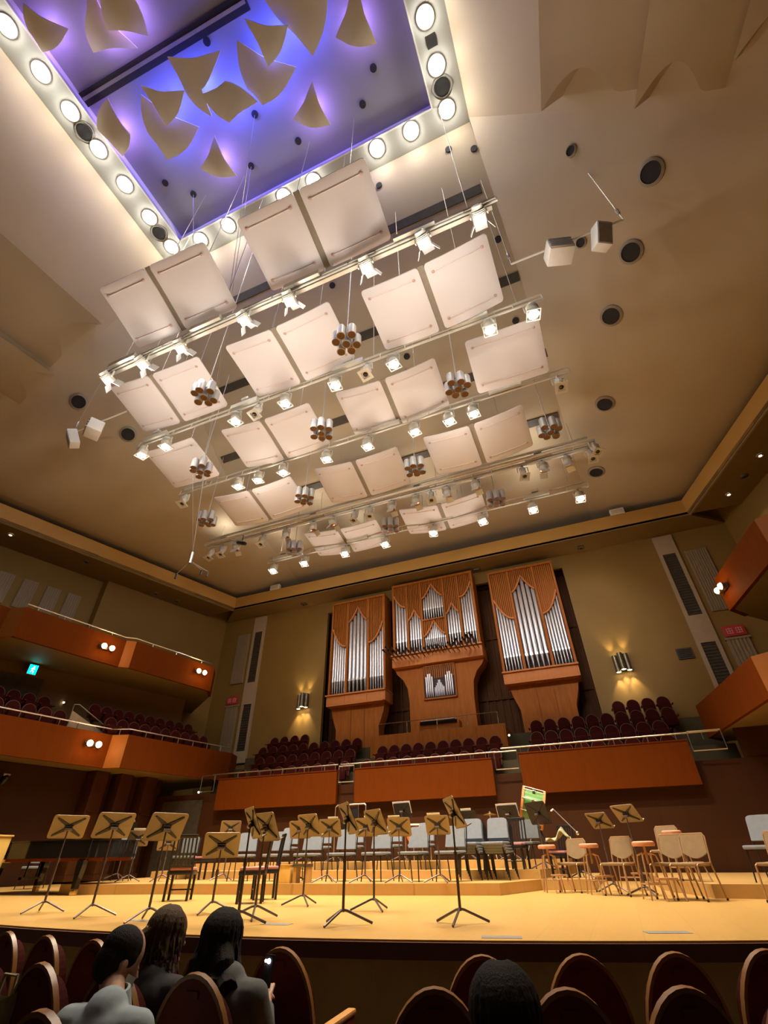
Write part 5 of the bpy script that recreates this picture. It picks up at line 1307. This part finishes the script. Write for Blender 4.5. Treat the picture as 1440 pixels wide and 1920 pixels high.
st_row([(-4.81, 3.64, -8), (-4.25, 3.56, -7), (-3.68, 3.5, -5), (-3.12, 3.47, -3), (-2.66, 3.5, 0), (-2.17, 3.58, 4)], 1,
       ['front row, leftmost in view', 'front row, second from the left', 'front row, hidden beyond the man in grey', 'front row, beyond the woman with the ponytail', 'front row, beyond the woman with long black hair', 'front row, beside the aisle with its wooden armrest showing'], 'stalls seats, front row')
st_row([(-4.28, 2.86, -8), (-3.75, 2.76, -6), (-3.17, 2.70, -4), (-2.62, 2.70, -1), (-2.13, 2.74, 3)], 2,
       ['second row, cut off at the left edge', 'second row, with the pale bag beside it', 'second row, third from the left', 'second row, just right of the man in grey', 'second row, below the woman with long black hair'], 'stalls seats, second row')
st_row([(-2.72, 1.95, -5), (-2.20, 1.97, -2)], 3, ['nearest row, in the bottom left corner', 'nearest row, in front of the man in grey'], 'stalls seats, nearest row')
st_row([(-.92, 3.66, 20), (-.40, 3.86, 22), (.09, 4.08, 24), (.58, 4.34, 26), (1.05, 4.60, 27)], 1,
       ['right block front row, beyond the dark head', 'right block front row, just right of the dark head', 'right block front row, third from the aisle', 'right block front row, fourth from the aisle at the picture edge', 'right block front row, outside right'], 'stalls seats, right block front row')
st_row([(-.93, 2.80, 20), (-.40, 2.96, 22), (.06, 3.15, 24), (.51, 3.36, 26)], 2,
       ['right block second row, left of the dark head', 'right block second row, right of the dark head', 'right block second row, large one right of centre', 'right block second row, cut off at the right edge'], 'stalls seats, right block second row')

def remesh(mb, name, m, parent, vox, smooth_it=4):
    o = mb.build(name, m, parent, 180)
    md = o.modifiers.new('r', 'REMESH'); md.mode = 'VOXEL'; md.voxel_size = vox; md.use_smooth_shade = True
    sm_ = o.modifiers.new('s', 'SMOOTH'); sm_.iterations = smooth_it; sm_.factor = .5
    return o
def limb(mb, a, b, ra, rb, n=10):
    mb.tube([a, b], ra, n, None, rb); mb.ball(a, ra, 8); mb.ball(b, rb, 8)
def hand(mb, w, d, up, curl=.6, side=1):
    """palm with five fingers; w wrist, d pointing direction, up = back of the hand"""
    d = Vector(d).normalized(); up = Vector(up); up = (up - d * up.dot(d)).normalized(); s = d.cross(up)
    w = Vector(w)
    for i in range(4):
        k0 = w + d * .02 + s * (i - 1.5) * .010; k1 = w + d * .085 + s * (i - 1.5) * .020
        mb.tube([k0, k1], .013, 8, None, .011); mb.ball(k1, .0115, 6)
        L = (.040, .046, .043, .034)[i]
        a = k1; dd = d
        for j in range(3):
            dd = (dd * math.cos(curl) - up * math.sin(curl)).normalized()
            b = a + dd * L * (1, .7, .55)[j]; mb.tube([a, b], .0095 - j * .001, 7, None, .0085 - j * .001); mb.ball(b, .0085 - j * .001, 6); a = b
    a = w + d * .03 + s * side * .022
    for dd, L in (((d * .6 + s * side * .8 - up * .3), .045), ((d * .9 + s * side * .3 - up * .5), .034), ((d - up * .5), .026)):
        dd = Vector(dd).normalized(); b = a + dd * L; mb.tube([a, b], .0115, 7, None, .010); mb.ball(b, .010, 6); a = b
def person(lab, hip, chest, neck, head, face, handL, handR, mats, hair, look_mask=False, hs=1.0, shw=.20):
    """seated figure in world coordinates; origin at the seat under the hips"""
    o0 = Vector((hip[0], hip[1], FZ + .42)); t = thing('person', lab, 'person', o0)
    hip, chest, neck, head = (Vector(p) - o0 for p in (hip, chest, neck, head)); hl, hr = Vector(handL) - o0, Vector(handR) - o0
    face = Vector(face).normalized()
    fwd = Vector((face.x, face.y, 0)).normalized() if abs(face.z) < .95 else Vector((0, 1, 0))
    bf = Vector((chest.x - hip.x, .9, 0)).normalized(); rt = Vector((bf.y, -bf.x, 0))
    shl, shr = chest - rt * shw + Vector((0, 0, .05)), chest + rt * shw + Vector((0, 0, .05))
    # head frame
    hx = face.cross(Vector((0, 0, 1))).normalized(); hz = hx.cross(face).normalized()
    H = Matrix((hx, face, hz)).transposed().to_4x4(); H.translation = head
    body = MB()
    body.ball((0, 0, .0), (.078 * hs, .098 * hs, .10 * hs), 14, H @ Matrix.Translation((0, -.012, .02)))           # cranium
    body.ball((0, 0, 0), (.060 * hs, .070 * hs, .085 * hs), 12, H @ Matrix.Translation((0, .022, -.045)))          # face and jaw
    body.ball((0, .085 * hs, -.088 * hs), (.028, .022, .02), 8, H)                                                  # chin
    body.tube([H @ Vector((0, .088 * hs, .005)), H @ Vector((0, .108 * hs, -.035))], .008, 8, None, .014)           # nose
    for s in (-1, 1):
        body.ball((s * .078 * hs, -.005, -.02), (.012, .020, .032), 8, H)                                          # ears
        body.ball((s * .030, .080 * hs, -.002), (.016, .010, .010), 8, H)                                          # brow and eye ridge
    body.ball((0, .088 * hs, -.062 * hs), (.024, .012, .010), 8, H)                                                 # lips
    limb(body, neck, head - hz * .05, .055, .05)
    mid = hip.lerp(chest, .55)
    body.ball(hip, (.165, .13, .12), 10); body.ball(mid, (.14, .105, .16), 10); body.ball(chest, (.165, .11, .15), 10)
    body.tube([hip, mid, chest, neck], .12, 12, None, .06)
    limb(body, chest + Vector((0, 0, .10)), neck, .085, .052)
    for sh, h, s in ((shl, hl, -1), (shr, hr, 1)):
        e = (sh + h) / 2 + rt * s * .07 + Vector((0, -.05, -.12)); d = (h - e).normalized()
        limb(body, chest + Vector((0, 0, .05)), sh, .07, .062); limb(body, sh, e, .056, .044); limb(body, e, h - d * .02, .042, .027)
        hand(body, h - d * .03, d, Vector((0, -.3, 1)), .5, -s)
    for s in (-1, 1):
        k_ = hip + rt * s * .12 + bf * .43 + Vector((0, 0, .03)); f_ = Vector((k_.x, k_.y + .02, -.36))
        limb(body, hip + rt * s * .085, k_, .085, .06); limb(body, k_, f_, .056, .038); limb(body, f_, f_ + bf * .16 + Vector((0, 0, -.025)), .038, .03)
    remesh(body, 'body', mats[0], t, .0075, 2)
    top = MB()
    g = .014
    top.ball(hip + Vector((0, 0, .03)), (.165 + g, .13 + g, .10), 10); top.ball(mid, (.15 + g, .115 + g, .16), 10); top.ball(chest, (.168 + g, .115 + g, .15), 10)
    top.tube([hip, mid, chest, chest.lerp(neck, .75)], .13, 12, None, .082)
    limb(top, chest + Vector((0, 0, .09)), neck - Vector((0, 0, .035)), .10, .066)
    for sh, h, s in ((shl, hl, -1), (shr, hr, 1)):
        e = (sh + h) / 2 + rt * s * .07 + Vector((0, -.05, -.12)); d = (h - e).normalized()
        limb(top, chest + Vector((0, 0, .05)), sh, .085, .074); limb(top, sh, e, .070, .060); top.tube([e, h - d * .07], .058, 10, None, .045)
    remesh(top, 'top_garment', mats[1], t, .013, 3)
    cl_ = MB(); cb = neck - Vector((0, .005, .005)); cl_.lathe([(.092, -.045), (.082, .03), (.070, .034), (.074, -.045)], 16, Matrix.Translation(cb) @ Matrix.Rotation(R_(14), 4, 'X'), False)
    cl_.build('collar', mats[1], t)
    tr = MB()
    for s in (-1, 1):
        k_ = hip + rt * s * .12 + bf * .43 + Vector((0, 0, .03)); f_ = Vector((k_.x, k_.y + .02, -.33))
        limb(tr, hip + rt * s * .085, k_, .098, .072); limb(tr, k_, f_, .068, .055)
    remesh(tr, 'trousers', 'darkcloth', t, .016, 2)
    hb = MB(); hair(hb, H, neck, chest, hs); remesh(hb, 'hair', mats[2], t, .0055, 1)
    if look_mask:
        MB().slab(lambda u, v: H @ Vector((math.sin((u - .5) * 2.5) * .072 * hs, .012 + math.cos((u - .5) * 2.5) * .088 * hs, -.105 * hs + .085 * v)), 12, 5, tuple(face * .006)).build('face_mask', 'maskcloth', t)
    return t, H
def hair_man(b, H, neck, chest, hs):
    b.ball((0, -.022, .035), (.085 * hs, .095 * hs, .085 * hs), 14, H)
    b.ball((0, -.048, -.015), (.080 * hs, .068 * hs, .085 * hs), 12, H)
    for s in (-1, 1): b.ball((s * .070 * hs, .002, .015), (.016, .045, .040), 8, H)
def hair_pony(b, H, neck, chest, hs):
    b.ball((0, -.018, .03), (.090 * hs, .105 * hs, .098 * hs), 14, H); b.ball((0, -.05, -.02), (.086 * hs, .075 * hs, .095 * hs), 12, H)
    for s in (-1, 1): b.ball((s * .076 * hs, .03, -.01), (.018, .045, .07), 8, H)
    k0 = H @ Vector((0, -.12, .01)); b.ball(k0, .04, 8)
    b.tube([k0, k0 + Vector((-.045, -.05, -.04)), k0 + Vector((-.075, -.06, -.14)), k0 + Vector((-.06, -.05, -.25)), k0 + Vector((-.03, -.04, -.33))], .045, 10, None, .02)
    b.tube([H @ Vector((.05, -.06, -.06)), neck + Vector((.06, -.04, -.02)), chest + Vector((.07, -.10, .03))], .03, 8, None, .012)
def hair_long(b, H, neck, chest, hs):
    b.ball((0, -.018, .03), (.094 * hs, .110 * hs, .100 * hs), 14, H); b.ball((0, -.045, -.03), (.094 * hs, .082 * hs, .10 * hs), 12, H)
    for s in (-1, 0, 1):
        p0 = H @ Vector((s * .055, -.055, -.03)); p2 = neck + Vector((s * .085 - .02, -.075, -.03)); p3 = chest + Vector((s * .105 - .03, -.10, .08))
        b.tube([p0, p0.lerp(p2, .5) + Vector((s * .02, -.02, 0)), p2, p3], .062, 10, None, .055)
    b.ball(neck + Vector((-.02, -.075, -.02)), (.13, .045, .13), 10)
    for s in (-1, 1): b.tube([H @ Vector((s * .075, .02, .03)), H @ Vector((s * .088, .01, -.06)), neck + Vector((s * .09, .0, -.04))], .028, 8, None, .03)
def strands(b, H, hs, n, drop, a0, a1, r=.0075, seed=1):
    rnd = random.Random(seed)
    for i in range(n):
        az = R_(a0 + (a1 - a0) * (i + rnd.random() * .8) / n); pts = []
        for k_ in range(7):
            th = R_(12 + 15 * k_ + rnd.uniform(-2, 2)); g = 1.03
            pts.append(H @ Vector((math.sin(th) * math.sin(az) * .094 * hs * g, -.018 - math.sin(th) * math.cos(az) * .108 * hs * g, .03 + math.cos(th) * .100 * hs * g)))
        e = pts[-1]; L = drop * rnd.uniform(.7, 1.1)
        for k_ in range(1, 4): pts.append(e + Vector((rnd.uniform(-.012, .012) + (e.x - H.translation.x) * .12 * k_, rnd.uniform(-.01, .01) - .008 * k_, -L * k_ / 3)))
        b.tube(pts, r, 6, None, r * .6)
def hair_w1(b, H, neck, chest, hs):
    hair_pony(b, H, neck, chest, hs); strands(b, H, hs, 30, .17, -115, 115, .008, 3); strands(b, H, hs, 6, .20, 60, 120, .007, 5); strands(b, H, hs, 8, .22, -60, 10, .009, 8)
def hair_w2(b, H, neck, chest, hs):
    hair_long(b, H, neck, chest, hs); strands(b, H, hs, 34, .19, -115, 115, .009, 4)
def hair_m(b, H, neck, chest, hs):
    hair_man(b, H, neck, chest, hs); strands(b, H, hs * .90, 36, .015, -150, 150, .007, 6)
# man in grey reading a phone
tm, Hm = person('man in a blue-grey shirt with a white mask, head bowed over a phone', (-2.28, 2.28, -.36), (-2.38, 2.36, -.06), (-2.44, 2.44, .07), (-2.53, 2.53, .19), (.38, .80, -.42),
                (-2.44, 2.66, -.13), (-2.24, 2.64, -.10), ('skin', 'shirt', 'hairblack'), hair_man, True, 1.12, .19)
tw, Hw = person('woman with brown hair in a low ponytail wearing a dark top', (-2.70, 2.98, -.38), (-2.74, 3.02, -.06), (-2.75, 3.06, .09), (-2.77, 3.11, .215), (.35, .92, -.15),
                (-2.84, 3.30, -.22), (-2.62, 3.32, -.22), ('skin', 'darkcloth', 'hairbrown'), hair_w1, False, 1.16, .17)
MB().tube([Hw @ Vector((-.05, -.125, .03)), Hw @ Vector((0, -.155, .03)), Hw @ Vector((.05, -.125, .03))], .008, 6, tw.matrix_basis.inverted() @ tw.matrix_basis).build('hair_clip', 'brass', tw)
tb, Hb = person('woman with long straight black hair in a dark grey top, holding a phone', (-2.16, 2.98, -.38), (-2.20, 3.02, -.05), (-2.27, 3.06, .09), (-2.335, 3.10, .205), (.10, .97, -.12),
                (-2.20, 3.26, -.05), (-2.08, 3.24, -.03), ('skin', 'greycloth', 'hairblack'), hair_w2, False, 1.2, .18)
td, Hd = person('person with long dark hair seen only as a dark head from behind, right of centre', (-.44, 1.98, -.44), (-.45, 2.04, -.10), (-.455, 2.08, .04), (-.46, 2.10, .175), (-.05, .98, -.05),
                (-.56, 2.35, -.22), (-.34, 2.36, -.22), ('skin', 'darkcloth', 'hairblack'), hair_w2, False, 1.12, .19)
# phones
t = thing('phone', 'dark phone with dim blue screen in the hands of the man in grey', 'phone', (-2.31, 2.70, -.075), R_(-20))
X = Matrix.Rotation(R_(38), 4, 'X')
MB().box((0, 0, 0), (.078, .16, .009), X, 0, .004).build('case', 'black', t); MB().box((0, 0, .0055), (.070, .148, .002), X).build('screen', 'phoneblue', t)
t = thing('phone', 'phone with a glaring white light held by the woman with black hair', 'phone', (-2.12, 3.28, .055), R_(-10))
X = Matrix.Rotation(R_(80), 4, 'X')
MB().box((0, 0, 0), (.078, .16, .009), X, 0, .004).build('case', 'black', t)
MB().lathe([(.011, 0), (.011, .004), (.001, .005)], 12, X @ Matrix.Translation((.0, .05, .005))).build('light', 'torch', t); MB().lathe([(.007, 0), (.007, .004), (.001, .005)], 10, X @ Matrix.Translation((-.025, .05, .005))).build('camera_lens', 'torch', t)
# pale bag standing between the seats
t = thing('cloth_bag', 'pale crumpled cloth bag beside the second-row seats at the far left', 'bag', (-3.42, 2.62, FZ))
b_ = MB()
b_.slab(lambda u, v: (.13 * math.cos(2 * PI * u) * (1 - .25 * v + .06 * math.sin(9 * u + 5 * v)), .10 * math.sin(2 * PI * u) * (1 - .3 * v), .45 + .40 * v + .02 * math.sin(14 * u)), 24, 8, (0, 0, -.005))
b_.build('sack', 'bagcloth', t)
MB().tube([(-.06, 0, .83), (-.05, 0, .93), (.05, 0, .93), (.06, 0, .83)], .010, 6).build('handle', 'bagcloth', t)
MB().box((0, 0, .22), (.3, .26, .44), None, 0, .05).build('lower_bag', 'bagcloth', t)
